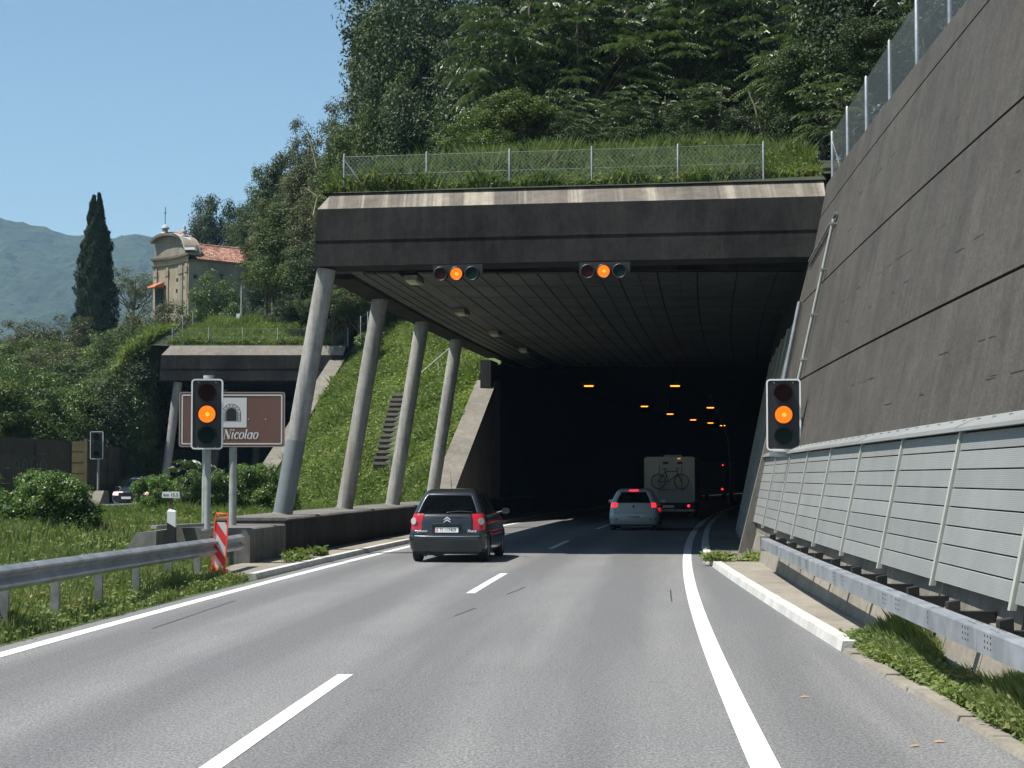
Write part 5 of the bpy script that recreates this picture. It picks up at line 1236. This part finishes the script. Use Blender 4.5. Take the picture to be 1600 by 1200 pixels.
# rubble footing under the chapel
for k in range(34):
    px = random.uniform(335, 378); py = random.uniform(470, 508); Y = 150+random.uniform(-3,3); X = (px-800)/2790*Y; z = 1.9+(745-py)*Y/2790
    mb = MB(); s_ = random.uniform(.5,1.0); pts = [(X+s_*random.uniform(.35,.5)*a, Y+s_*random.uniform(.35,.5)*b, z+s_*random.uniform(.3,.45)*c) for a,b,c in ((-1,-1,-1),(1,-1,-1),(1,1,-1),(-1,1,-1),(-1,-1,1),(1,-1,1),(1,1,1),(-1,1,1))]
    if k == 0: rb = thing('rock_outcrop', 'pale rubble rock face below the chapel wall', 'rocks', (X,Y,z))
    mb.hexa(pts); mb.build('stone', M['pale_conc'], rb)

# ================================================================ VEGETATION
def unit(n): v = rng.normal(size=(n,3)); return v/np.linalg.norm(v,axis=1)[:,None]
def leaf_quads(C, D, N, L, Wf=.46):
    """rhombic leaves: centre C, direction D, normal N, length L"""
    S_ = np.cross(D, N); S_ /= np.linalg.norm(S_,axis=1)[:,None]+1e-9; L = L[:,None]
    a = C-D*L*.5; b = C+S_*L*Wf*.5+D*L*.06; c = C+D*L*.5; d = C-S_*L*Wf*.5+D*L*.06
    v = np.stack([a,b,c,d],1).reshape(-1,3); f = np.arange(len(v)).reshape(-1,4); return v, f
def leaves_in_clusters(cent, rad, per, L, up=.35, out=None, flat=.8, Wf=.5):
    k = np.repeat(np.arange(len(cent)), per); n = len(k); u = unit(n); rr = (rng.random(n)**.45)[:,None]
    C = cent[k]+u*rr*rad[k][:,None]*np.array([1,1,flat]); N = u*.7+unit(n)*.6+np.array([0,0,up]); N /= np.linalg.norm(N,axis=1)[:,None]
    D = np.cross(N, unit(n)); D /= np.linalg.norm(D,axis=1)[:,None]+1e-9; D[:,2] -= .25; D /= np.linalg.norm(D,axis=1)[:,None]
    return leaf_quads(C, D, N, L*(.7+.6*rng.random(n)), Wf)
def mesh_np(name, v, f, mat):
    me = bpy.data.meshes.new(name); fast_mesh(me, v, f); me.materials.append(mat); return me
def trunk_mesh(name, h, r, branches, mat, bend=.3):
    mb = MB(); pts = [Vector((bend*sin(i*.9)*.4*i/6, bend*cos(i*1.3)*.3*i/6, h*i/6)) for i in range(7)]
    pts[0].z = -1.2; mb.tube(pts, [r*(1-.11*i) for i in range(7)], 8)
    for b in branches:
        b = Vector(b); t = min(.95, max(.25, (b.z*.55)/h)); p = pts[min(6,int(t*6))]
        m = (p+b)/2+Vector((0,0,-.12*(b-p).length+.2)); mb.tube([p, m, b], [r*.38, r*.22, r*.05], 5, False)
    me = mb.mesh(name); me.materials.append(mat); return me
def crown_centres(n, rx, rz, zc, lobes=7, hole=.25):
    lb = unit(lobes); lb[:,2] *= .8; k = rng.integers(0, lobes, n); u = unit(n)
    c = lb[k]*.52 + u*(.50*(rng.random(n)**.4))[:,None]
    c = c[(np.linalg.norm(c,axis=1) > hole)]
    return c*np.array([rx,rx,rz])+np.array([0,0,zc])
def broadleaf(name, mat, nc=150, per=170, L=.17, rx=3.6, rz=3.9, zc=6.0, cr=.85, bark=None):
    C = crown_centres(nc, rx, rz, zc); r = cr*(.6+.7*rng.random(len(C)))
    v, f = leaves_in_clusters(C, r, per, L); top = C[np.argsort(-np.linalg.norm(C-np.array([0,0,zc]),axis=1))[:16]]
    return (trunk_mesh(name+'_trunk', 6.3, .20, top, bark or M['bark']), mesh_np(name+'_crown', v, f, mat))
def fronds(cent, dirs, n_each, FL, mat, name, pairs=9, LL=.14, droop=.55):
    V = []; n0 = 0
    for c, d in zip(cent, dirs):
        for k in range(n_each):
            a = 2*pi*k/n_each+rng.random()*1.0; h = np.array([cos(a), sin(a), 0.0]); dd = d*.5+h*.8+np.array([0,0,.55]); dd /= np.linalg.norm(dd)
            fl = FL*(.7+.5*rng.random()); side = np.cross(dd, [0,0,1.0]); side /= np.linalg.norm(side)+1e-6
            t = np.linspace(.12,1,pairs); base = c+dd*fl*t[:,None]; base[:,2] -= droop*1.25*fl*t**1.8
            for s_ in (-1,1):
                D = side*s_*.75+dd*.15+np.array([0,0,-.75]); D = np.repeat(D[None],pairs,0)+rng.normal(size=(pairs,3))*.10; D /= np.linalg.norm(D,axis=1)[:,None]
                N = np.cross(D, dd); N /= np.linalg.norm(N,axis=1)[:,None]+1e-6
                ll = LL*(1.15-.5*np.abs(t-.45))*(.85+.3*rng.random()); v, _ = leaf_quads(base+D*ll[:,None]*.5, D, N, ll, .36); V.append(v)
            w = .006; V.append(np.array([base[0]-side*w, base[0]+side*w, base[-1]+side*w, base[-1]-side*w]))
    v = np.concatenate(V); return mesh_np(name, v, np.arange(len(v)).reshape(-1,4), mat)
M['leaf_dark'] = leafmat('dark_leaves', (.030,.052,.022), (.050,.076,.032), .2, .55, .5, .3)
M['leaf_mid'] = leafmat('mid_green_leaves', (.055,.088,.026), (.088,.125,.040), .28, .55, .6, .3)
M['leaf_olive'] = leafmat('olive_leaves', (.060,.076,.028), (.090,.10,.042), .25, .6, .6, dry=(.10,.085,.035))
M['leaf_bright'] = leafmat('bright_leaves', (.055,.10,.020), (.085,.14,.030), .32, .45, .9)
M['ail'] = leafmat('pinnate_leaves', (.075,.115,.055), (.115,.165,.085), .2, .42, .7, .45)
M['cyp'] = leafmat('cypress_foliage', (.026,.044,.022), (.044,.064,.032), .08, .8, .8, .2, 0)
M['bush'] = leafmat('glossy_bush_leaves', (.075,.140,.028), (.115,.195,.042), .28, .42, 1.2, .35)
species = {
 'dark': [broadleaf('dark_a', M['leaf_dark'], 170, 180, .19), broadleaf('dark_b', M['leaf_dark'], 150, 180, .18, 3.2, 4.4, 5.6)],
 'mid': [broadleaf('mid_a', M['leaf_mid'], 150, 170, .19), broadleaf('mid_b', M['leaf_mid'], 130, 170, .20, 3.9, 3.6, 6.2)],
 'olive': [broadleaf('olive_a', M['leaf_olive'], 120, 170, .16, 3.6, 3.8, 6.1, .75), broadleaf('olive_b', M['leaf_olive'], 110, 160, .16, 3.2, 4.0, 5.8, .75)],
 'bright': [broadleaf('bright_a', M['leaf_bright'], 130, 170, .19, 3.7, 3.8, 6.0)],
 'sparse': [broadleaf('sparse_a', M['leaf_olive'], 80, 120, .15, 3.8, 3.6, 6.2, .60)],
}
species['tall_dark'] = [broadleaf('tall_dark', M['leaf_dark'], 330, 150, .20, 3.5, 7.2, 9.0, .9)]
species['tall_mid'] = [broadleaf('tall_mid', M['leaf_mid'], 300, 150, .20, 3.6, 7.2, 9.0, .9)]
species['tall_olive'] = [broadleaf('tall_olive', M['leaf_olive'], 280, 140, .18, 3.5, 7.0, 9.0, .85)]
def ail(seed):
    C = crown_centres(92, 3.5, 4.3, 5.5, 9, .15); D = C-np.array([0,0,4.5]); D /= np.linalg.norm(D,axis=1)[:,None]
    cm = fronds(C, D, 7, 1.0, M['ail'], 'pinnate_crown', 9, .21)
    return (trunk_mesh('pinnate_trunk', 7.5, .13, C[:26], M['bark']), cm)
species['ail'] = [ail(1), ail(2), ail(3)]
G1, G2, G3, G4 = 'trees on the slope above the near gallery', 'trees on the hill left of the near gallery', 'trees behind the left noise wall', 'trees around the chapel knoll'
kinds = {'dark': ('broadleaf_tree','dark green broadleaf tree'), 'mid': ('broadleaf_tree','mid green broadleaf tree'), 'olive': ('broadleaf_tree','dull olive green tree'), 'bright': ('broadleaf_tree','light green leafy tree'),
         'sparse': ('sparse_tree','thin open-crowned tree'), 'ail': ('tree_of_heaven','tree with long drooping feathery leaves')}
tcount = [0]

def tree(kind, px, Y, top, wpx, where, base=None, group=None, alone=False):
    if group in (G3, G4):
        while (px-800)/2790*Y-xr(Y) > -34.0-.3*wpx*Y/2790 and Y < 135: Y += 1.5
    X = (px-800)/2790*Y; o = X-xr(Y); zb = float(z_hill(np.array([o]), np.array([Y]))[0]) if base is None else base
    zt_ = 1.9+(745-top)*Y/2790; wd = wpx*Y/2790; zb = min(zb, zt_-1.15*wd) if base is None else zb; hgt = max(2.0, zt_-zb); tall = hgt/wd > 1.75 and 'tall_'+kind in species; sp = species['tall_'+kind if tall else kind]; tr, cr = sp[tcount[0] % len(sp)]; tcount[0] += 1; hn = 15.6 if tall else 8.9
    nm, lb = kinds[kind]; wd = wpx*Y/2790
    if group == G1:
        row = 'front-row' if Y < 56 else 'second-row' if Y < 65 else 'third-row' if Y < 75 else 'back-row'
        where = 'above the ' + ('first','second','third','fourth','fifth','sixth')[min(5, max(0, int((px-475)/130)))] + ' near-gallery fence post'; lb = row+' '+lb
    elif group: where = where + ', ' + ('upper' if top < (60 if 'retaining' in group else 300 if group == G2 else 560) else 'lower') + ' ' + ('far-left' if group == G2 and px < 450 else 'middle' if group == G2 and 500 <= px < 600 else 'left' if px < (1380 if 'retaining' in group else 500 if group == G2 else 110) else 'right') + ' part'
    t = thing(nm, (lb+' '+where), 'tree', (X,Y,zb), random.uniform(0,6.28), group)
    t.scale = (wd/6.0*random.uniform(.95,1.08), wd/6.0*random.uniform(.95,1.08), hgt/hn)
    link('trunk', tr, None, t); link('crown', cr, None, t); return t
G1, G2, G3, G4 = 'trees on the slope above the near gallery', 'trees on the hill left of the near gallery', 'trees behind the left noise wall', 'trees around the chapel knoll'
W1, W2, W3 = '', 'on the hill right of the chapel', 'behind the dark noise walls'
# first rows above the near gallery
for px, Y, top, w, k in ((765,57,-40,150,'ail'),(830,59,-120,260,'ail'),(905,57,-40,240,'ail'),(985,60,-150,290,'ail'),(1070,58,-100,260,'ail'),(1150,59,-160,290,'ail'),(1235,57,-130,270,'ail'),(1290,53,-40,220,'ail'),
                         (800,68,-120,220,'dark'),(890,69,-200,300,'ail'),(1000,71,-220,300,'dark'),(1100,69,-230,300,'ail'),(1200,71,-220,300,'dark'),(1290,68,-220,280,'dark'),
                         (830,85,-180,240,'dark'),(980,86,-180,290,'dark'),(1130,86,-180,290,'dark'),(1260,84,-180,290,'dark'),(860,100,-160,290,'dark'),(960,102,-160,290,'dark'),(1080,102,-160,290,'dark'),(1230,100,-160,290,'dark'),
                         (860,54,110,140,'ail'),(960,54,130,140,'ail'),(1040,54,120,140,'ail'),(1130,54,100,150,'ail'),(740,53,170,110,'bright'),(800,54,140,120,'mid'),
                         (760,53,195,90,'mid'),(900,53,180,110,'dark'),(1000,53,180,110,'dark'),(1080,53,175,110,'dark'),(1180,53,160,120,'dark'),(1250,52,150,120,'dark'),(1200,63,90,220,'dark'),(1290,60,80,200,'dark'),(1130,64,100,200,'dark')):
    tree(k, px, Y, top, w, W1, base=None if px > 640 else 9.5, group=G1)
for px, Y, top, w, k in ((1330,50,-60,230,'dark'),(1400,46,-120,240,'dark'),(1460,42,-160,240,'ail'),(1350,62,-120,260,'dark'),(1440,58,-160,260,'dark'),(1320,44,90,130,'ail'),(1540,38,-260,260,'dark'),(1290,49,60,150,'dark'),(1390,39,-20,130,'dark')):
    tree(k, px, Y, top, w, 'behind the retaining wall fence', group='trees behind the retaining wall')
# left shoulder of the hill
for px, Y, top, w, k in ((625,104,-90,150,'dark'),(690,103,-110,170,'dark'),(755,102,-120,170,'dark'),(600,101,20,110,'mid'),(650,99,60,130,'dark'),(710,98,90,130,'mid'),(570,106,60,110,'olive'),(560,101,130,110,'mid'),(520,110,130,110,'olive'),(480,112,165,100,'olive'),
                         (660,98,190,110,'mid'),(600,98,190,110,'dark'),(550,100,220,110,'mid'),(505,103,230,110,'olive'),(455,116,175,110,'dark'),(425,122,215,90,'mid'),(470,106,280,120,'mid'),(430,110,300,100,'olive'),(700,97,240,100,'dark'),(640,97,280,100,'mid'),
                         (540,99,310,120,'mid'),(490,99,370,110,'dark'),(440,104,390,110,'mid'),(600,98,330,120,'dark'),(415,116,300,80,'dark'),(560,97,420,100,'olive'),(430,128,255,90,'dark'),(345,205,238,88,'dark'),(400,180,280,70,'mid'),(520,97,450,90,'mid'),(470,98,450,70,'dark'),
                         (610,108,-40,110,'dark'),(660,112,-150,200,'dark'),(740,110,-150,200,'dark')):
    tree(k, px, Y, top, w, W2, group=G2)
# chapel knoll
for px, Y, top, w, k, lab in ((280,192,338,60,'mid','just behind the chapel turret'),(315,188,352,60,'dark','behind the chapel ridge'),(208,182,395,84,'sparse','between the cypress and the chapel'),
                         (338,142,428,92,'bright','in front of the chapel side wall'),(68,140,468,125,'sparse','left of the tall cypress'),(20,150,520,70,'sparse','at the far left below the mountain')):
    tree(k, px, Y, top, w, lab, base=None)
for px, Y, top, w, k in ((240,128,478,110,'olive'),(205,120,500,100,'mid'),(265,122,500,90,'mid'),(300,132,486,80,'olive'),(180,130,520,90,'bright'),(425,135,430,80,'mid'),(440,140,380,90,'dark'),(340,122,505,70,'mid'),(245,112,540,70,'dark'),
                         (120,120,560,110,'mid'),(60,125,555,120,'olive'),(10,118,560,110,'bright'),(-60,120,540,150,'mid'),(95,132,530,130,'olive'),(35,136,528,130,'mid'),(0,140,520,110,'olive'),(65,146,520,110,'mid'),(110,140,535,90,'mid'),(135,128,575,100,'bright'),(170,126,560,90,'mid'),(-30,140,535,120,'olive')):
    tree(k, px, Y, top, w, 'on the slope below the chapel', group=G4)
for px, Y, top, w, k in ((20,92,575,130,'bright'),(80,95,590,130,'bright'),(140,93,585,120,'mid'),(200,96,560,130,'mid'),(235,100,530,120,'mid'),(180,88,610,120,'bright'),(110,86,625,120,'bright'),(45,86,620,130,'bright'),(-20,88,590,140,'mid'),(-90,90,570,160,'mid'),(245,93,545,80,'dark'),(232,91,575,90,'dark'),(262,95,560,40,'dark'),(215,84,625,90,'mid'),(0,82,640,110,'bright'),(-60,80,620,130,'bright')):
    tree(k, px, Y, top, w, W3, group=G3)
for px, Y, top, w, k in ((280,128,560,110,'dark'),(320,132,560,110,'mid'),(250,112,590,90,'dark'),(300,118,610,90,'dark')):
    tree(k, px, Y, top, w, 'seen through the open side of the far gallery', base=1.5, group='trees beyond the far gallery columns')
# cypress
def cypress():
    t = thing('cypress', 'tall dark cypress with twin tips rising against the sky left of the chapel', 'tree', ((147-800)/2790*150,150,9.9)); Hh = 15.9
    n = 46000; z = rng.random(n)**.9*Hh*.965+.55; u = z/Hh; r = 1.72*np.interp(u, [0,.08,.22,.45,.75,.92,1], [.25,.72,1,.92,.62,.36,.10])
    a = rng.random(n)*2*pi; lump = 1+.16*np.sin(a*3+z*1.1)+.12*np.sin(a*7-z*2.3)+.09*np.sin(z*5+a*2); rr = r*lump*(.72+.33*rng.random(n)**.7)
    x = rr*np.cos(a); y = rr*np.sin(a); top = u > .80; sh = np.clip((u-.80)/.2,0,1)*.15; s_ = np.where(np.cos(a) > 0, 1, -1); x = np.where(top, x*.75+s_*sh, x); z = np.where(top & (s_ < 0), z-.35*sh/.3, z)
    C = np.stack([x,y,z],-1); O = np.stack([np.cos(a),np.sin(a),a*0],-1); D = O*.35+np.array([0,0,1.0])+rng.normal(size=(n,3))*.28; D /= np.linalg.norm(D,axis=1)[:,None]
    N = O+unit(n)*.5; N /= np.linalg.norm(N,axis=1)[:,None]; v, f = leaf_quads(C, D, N, .26*(.6+.8*rng.random(n)), .40)
    link('crown', mesh_np('cypress_crown', v, f, M['cyp']), None, t)
    mb = MB(); mb.tube([(0.05,-.6,-1.5),(.12,-.65,2.0),(.2,-.4,4),(0,0,9),(0,0,15)], [.28,.22,.18,.12,.03], 8); mb.tube([(.25,-.7,-1),(.3,-.75,2.4),(.1,-.4,4)], [.12,.1,.05], 6)
    mb.tube([(0,0,1),(0,0,15)], [1.0,.15], 12); mb.build('trunk', M['bark'], t, True)
cypress()
# pale bare trunk above the gallery
bt_ = thing('bare_branch', 'pale bare branch leaning in front of the dark wood above the gallery', 'branch', ((1203-800)/2790*52,52,10.6))
mb = MB(); pts = [Vector(((px-800)/2790*52, 52, 1.9+(745-py)*52/2790)) for px, py in ((1206,250),(1196,222),(1190,190),(1182,160),(1172,136))]; mb.tube(pts, [.035,.032,.03,.025,.012], 6); mb.tube([pts[3], pts[3]+Vector((.22,.1,.25))], [.015,.005], 5); mb.build('branch', M['pale_bark'], bt_)
bt_ = thing('bare_branch', 'forked pale dead branch on the hill left of the near gallery', 'branch', ((480-800)/2790*100,100,12))
mb = MB(); f_ = lambda px, py: Vector(((px-800)/2790*97, 97, 1.9+(745-py)*97/2790)); mb.tube([f_(488,335),(f_(494,305)),f_(484,298),f_(473,290)], [.06,.05,.04,.015], 5); mb.tube([f_(493,260),f_(488,238),f_(482,218),f_(476,200)], [.05,.05,.035,.015], 5); mb.build('branch', M['pale_bark'], bt_)

# bushes
def bush(px, Y, top, base_z, w, label, mat='bush', n=90, per=150, L=.085, group=None):
    X = (px-800)/2790*Y; zt_ = 1.9+(745-top)*Y/2790; h = zt_-base_z; r = w*Y/2790/2
    k = unit(n); k[:,2] = np.abs(k[:,2])*1.0; C = k*(.55+.35*rng.random(n))[:,None]*np.array([r*1.0,r*.85,h*.98])+np.array([0,0,h*.12]); C += rng.normal(size=C.shape)*.06
    v, f = leaves_in_clusters(C, np.full(n, .25*max(h,1.6)*.55), per, L, .5, Wf=.42)
    t = thing('bush', label, 'bush', (X,Y,base_z), 0, group); link('foliage', mesh_np('foliage', v, f, M[mat]), None, t)
    mb = MB()
    for c in C[:16]: mb.tube([(0.1*c[0],0.1*c[1],-.1),(c[0]*.5,c[1]*.5,c[2]*.6),tuple(c)], [.03,.02,.008], 4, False)
    mb.build('stems', M['bark'], t, True); return t
bush(80, 45, 728, .2, 172, 'round glossy dark green bush in the grassy median at the left', n=170, per=220)
bush(-14, 47, 742, .3, 70, 'bush cut by the left edge of the picture beside the round bush', n=70)
bush(252, 62, 738, .45, 110, 'low bush hiding the oncoming dark blue car', n=130, per=190); bush(330, 61, 732, .45, 130, 'bush behind the two sign posts', n=150, per=190)
bush(402, 62, 722, .45, 130, 'tallest median bush behind the first leaning column', n=150, per=190); bush(445, 66, 745, .45, 60, 'small bush at the foot of the embankment behind the first column', n=60)
bush(170, 96.0, 575, 2.0, 90, 'wide leafy shrub on the bank above the distant unlit signal', 'leaf_dark', 120, 150, .14); bush(135, 95.4, 600, 1.0, 90, 'leafy shrub just above the ochre noise wall post', 'leaf_mid', 120, 150, .14); bush(192, 96.2, 640, 1.2, 60, 'low dark shrub above the noise wall beside the far gallery', 'leaf_dark', 90, 140, .13)
bush(226, 96.7, 622, 3.4, 34, 'narrow shrub squeezed against the left end of the far gallery', 'leaf_mid', 70, 120, .12); bush(207, 96.3, 600, 3.0, 52, 'rounded shrub on the steep bank left of the far gallery', 'leaf_bright', 90, 140, .13)
bush(216, 96.8, 548, 4.6, 46, 'dark leafy shrub at the left end of the far gallery front', 'leaf_dark', 90, 130, .14); bush(196, 99.0, 568, .8, 80, 'broad leafy shrub hiding the bank left of the far gallery', 'leaf_mid', 110, 140, .15); bush(180, 98.5, 610, .8, 90, 'leafy shrub above the distant unlit signal', 'leaf_mid', 90, 140, .15); bush(212, 98.5, 590, 1.0, 50, 'leafy shrub below the left end of the far gallery front', 'leaf_mid', 90, 130, .14)
bush(575, 92, 520, 8.6, 50, 'small bush at the upper left corner of the green embankment', 'leaf_bright', 50, 90, .12)
for i, (px, py, w) in enumerate(((690,262,70),(740,258,80),(860,262,70),(960,262,90),(1090,262,90),(1160,245,90),(1230,240,110),(650,280,60))):
    Y = 50.5; X = (px-800)/2790*Y; bush(px, Y, py-8, float(z_hill(np.array([X-xr(Y)]), np.array([Y]))[0])-.1, w, 'low green shrub in the grass behind the near gallery fence', 'leaf_mid' if i > 4 else 'leaf_bright', 40, 90, .09, group='low shrubs on the near gallery roof')
sp_ = thing('sapling', 'young sapling with long feathery fronds sticking out of the median bushes', 'sapling', ((292-800)/2790*60,60,.6))
C = np.array([[0,0,1.7],[-.35,0,1.5],[.3,.1,1.6]]); D = np.array([[0,0,1.],[-.3,0,1.],[.3,0,1.]]); link('fronds', fronds(C, D, 6, .85, M['ail'], 'fronds', 9, .16), None, sp_)
mb = MB()
for c in C: mb.tube([(0,0,-.1), tuple(c)], [.025,.01], 5)
mb.build('stem', M['bark'], sp_, True)

# grass
def grassmat(name, a, b, dry, ds=.5):
    m = leafmat(name, a, b, .35, .55, ds, .3, 0, dry); return m
M['grass'] = grassmat('grass_blades', (.125,.170,.055), (.185,.235,.085), (.27,.25,.13))
M['grass2'] = grassmat('embankment_plants', (.130,.190,.050), (.205,.265,.082), (.27,.25,.12), .45)
M['grass3'] = grassmat('roof_grass', (.095,.145,.038), (.150,.200,.060), (.17,.155,.07), .8)
def grass(name, label, oY, zf, h, w, mat, lean=.45, leafy=.3, clump=None):
    o, Y = oY; n = len(o); X = xr(Y)+o; z = zf(o, Y); hh = h(o, Y) if callable(h) else np.full(n, h); hh = hh*(.5+.8*rng.random(n))*(.35+1.3*nz(X*3, Y*3, 2.2, 4)*(.5+nz(X, Y, 2.7, 11)))
    B = np.stack([X,Y,z-.02],-1); a = rng.random(n)*2*pi; ln = lean*rng.random(n)
    T = B+np.stack([np.cos(a)*ln*hh*1.2, np.sin(a)*ln*hh*1.2, hh],-1); a2 = rng.random(n)*2*pi; S_ = np.stack([np.cos(a2),np.sin(a2),a2*0],-1)*(w*(.6+.8*rng.random(n)))[:,None]
    Mid = (B+T)/2+np.array([0,0,.0])+(B-T)*np.array([.12,.12,-.06]); v = np.stack([B-S_*.5, B+S_*.5, Mid+S_*.5, T],1).reshape(-1,3); f = np.arange(4*n).reshape(-1,4)
    if leafy:
        k = rng.random(n) < leafy; c = B[k]*.35+T[k]*.65+rng.normal(size=(k.sum(),3))*.03; N = unit(k.sum())*.6+np.array([0,0,.9]); N /= np.linalg.norm(N,axis=1)[:,None]; D = np.cross(N, unit(k.sum())); D /= np.linalg.norm(D,axis=1)[:,None]+1e-9
        v2, f2 = leaf_quads(c, D, N, w*4.2*(.6+.8*rng.random(k.sum())), .6); f = np.concatenate([f, f2+len(v)]); v = np.concatenate([v, v2])
    o_ = link(name, mesh_np(name, v, f, mat)); tag(o_, label, 'grass', kind='stuff'); return o_
def uni(n, o0, o1, Y0, Y1, keep=None):
    o = rng.uniform(o0, o1, n); Y = rng.uniform(Y0, Y1, n)
    if keep is not None: k = keep(o, Y); o, Y = o[k], Y[k]
    return o, Y
grass('verge_grass', 'rough grass on the left verge around the guard rail posts', uni(90000, -14, -7.93, 13.5, 37.5, lambda o, Y: ~((o > -9.2) & (Y > 32.8)) & ~((o > -13.2) & (Y > 36)) & (rng.random(len(o)) < np.where(o > -9.6, 1, .55)) & (o < -8.02+.16*(nz(Y, o, .6, 2)-.5)-.0)),
      z_med, lambda o, Y: np.where(o > -8.5, .13, .22), .018, M['grass'], leafy=.35)
grass('median_grass', 'taller bright grass in the median around the bushes', uni(80000, -20.8, -10.9, 20, 72, lambda o, Y: ~((o > -13.2) & (Y < 39.5))), z_hill, .30, .028, M['grass'], leafy=.3)
def rv(n):
    Y = 6.5+14.5*rng.random(n)**1.0; lo = kerbR(Y)+.16+.12*(nz(Y, Y*0, .5, 6)); hi = np.interp(Y, [6,20],[2.62,2.15]); o = lo+(hi-lo)*rng.random(n); return o, Y
grass('verge_weeds', 'dense low weeds and clover between the edging stones and the right barrier', rv(80000), lambda o, Y: np.full(len(o), .02), lambda o, Y: (.10+.15*np.clip((o-kerbR(Y)-.2)/.5,0,1))*(.7+.7*nz(Y,o,.7,9)), .013, M['grass'], .5, 1.0)
grass('walkway_weeds', 'small weeds sprouting at the corner of the right kerb', (np.concatenate([rng.normal(.62,.12,260), rng.normal(1.45,.1,120), rng.uniform(.6,1.5,60)]), np.concatenate([rng.normal(38.4,.2,260), rng.normal(38.5,.2,120), rng.normal(38.3,.05,60)])), lambda o, Y: np.full(len(o), .12), .17, .03, M['grass'], .8, .9)
grass('kerb_weeds', 'small pale weeds growing from the joint beside the left kerb', (np.concatenate([rng.normal(-8.45,.1,300), rng.normal(-8.4,.08,120)]), np.concatenate([rng.normal(38.8,.35,300), rng.normal(41.0,.2,120)])), lambda o, Y: np.full(len(o), .1), .22, .03, M['grass3'], .8, .9)
grass('embankment_grass', 'lush green ground cover on the embankment between the galleries', uni(210000, -20.1, -10.2, 52, 101, lambda o, Y: ~((np.abs(xr(Y)+o+5.2) < .55) & (Y > 75.2) & (Y < 83.6)) & ~((np.abs(xr(Y)+o+5.2) < .3) & (Y > 74) & (Y < 84))), z_hill, .30, .036, M['grass2'], .7, .4)
for (Yc, oc) in ((0,0),): pass
grass('embankment_foot_grass', 'green plants on the embankment right of the wing wall', uni(9000, -10.9, -10.15, 50, 84), z_hill, .3, .045, M['grass2'], .7, .6)
grass('roof_grass', 'dry green grass behind the fence on the near gallery roof', (lambda q: q)(uni(90000, -9.05, 3.3, 43, 56, lambda o, Y: Y > facY(o)+.75)), z_hill, .42, .028, M['grass3'], .6, .5)
grass('far_roof_grass', 'green grass behind the fence on the far gallery roof', uni(60000, -30, -20.9, 96.9, 106), z_hill, .40, .032, M['grass2'], .5, .3)
grass('bank_grass', 'long grass on the steep bank left of the far gallery', uni(16000, -40, -31.0, 94.5, 101), z_hill, .55, .05, M['grass2'], .8, .6)
# fallen leaves by the right verge
for o, Y in ((1.12,12.7),(1.33,12.9),(.62,15.5)):
    c = P(o,Y,.006); mb = MB(); a = random.uniform(0,3); d = Vector((cos(a),sin(a),0)); s_ = Vector((-sin(a),cos(a),0))
    mb.add([c-d*.06, c+s_*.02+Vector((0,0,.012)), c+d*.06+Vector((0,0,.006)), c-s_*.02+Vector((0,0,.004))], [(0,1,2,3)])
    tag(mb.build('fallen_leaf', simple('dry_leaf', (.35,.20,.09), .8)), 'dry brown leaf lying on the right shoulder', 'leaf', 'dry leaves on the right shoulder')

# ================================================================ HAZE
hz = MB(); hz.box(-2380, 1480, -55, 3880, -3, 640)
m, t_, out = new_mat('haze_air'); vol = node(t_, 'ShaderNodeVolumePrincipled'); vol.inputs['Density'].default_value = HAZE
vol.inputs['Color'].default_value = (.42,.70,1.0,1); t_.links.new(vol.outputs[0], out.inputs['Volume'])
if HAZE: tag(hz.build('haze', m), 'thin blue summer haze over the whole valley', 'haze', kind='stuff')
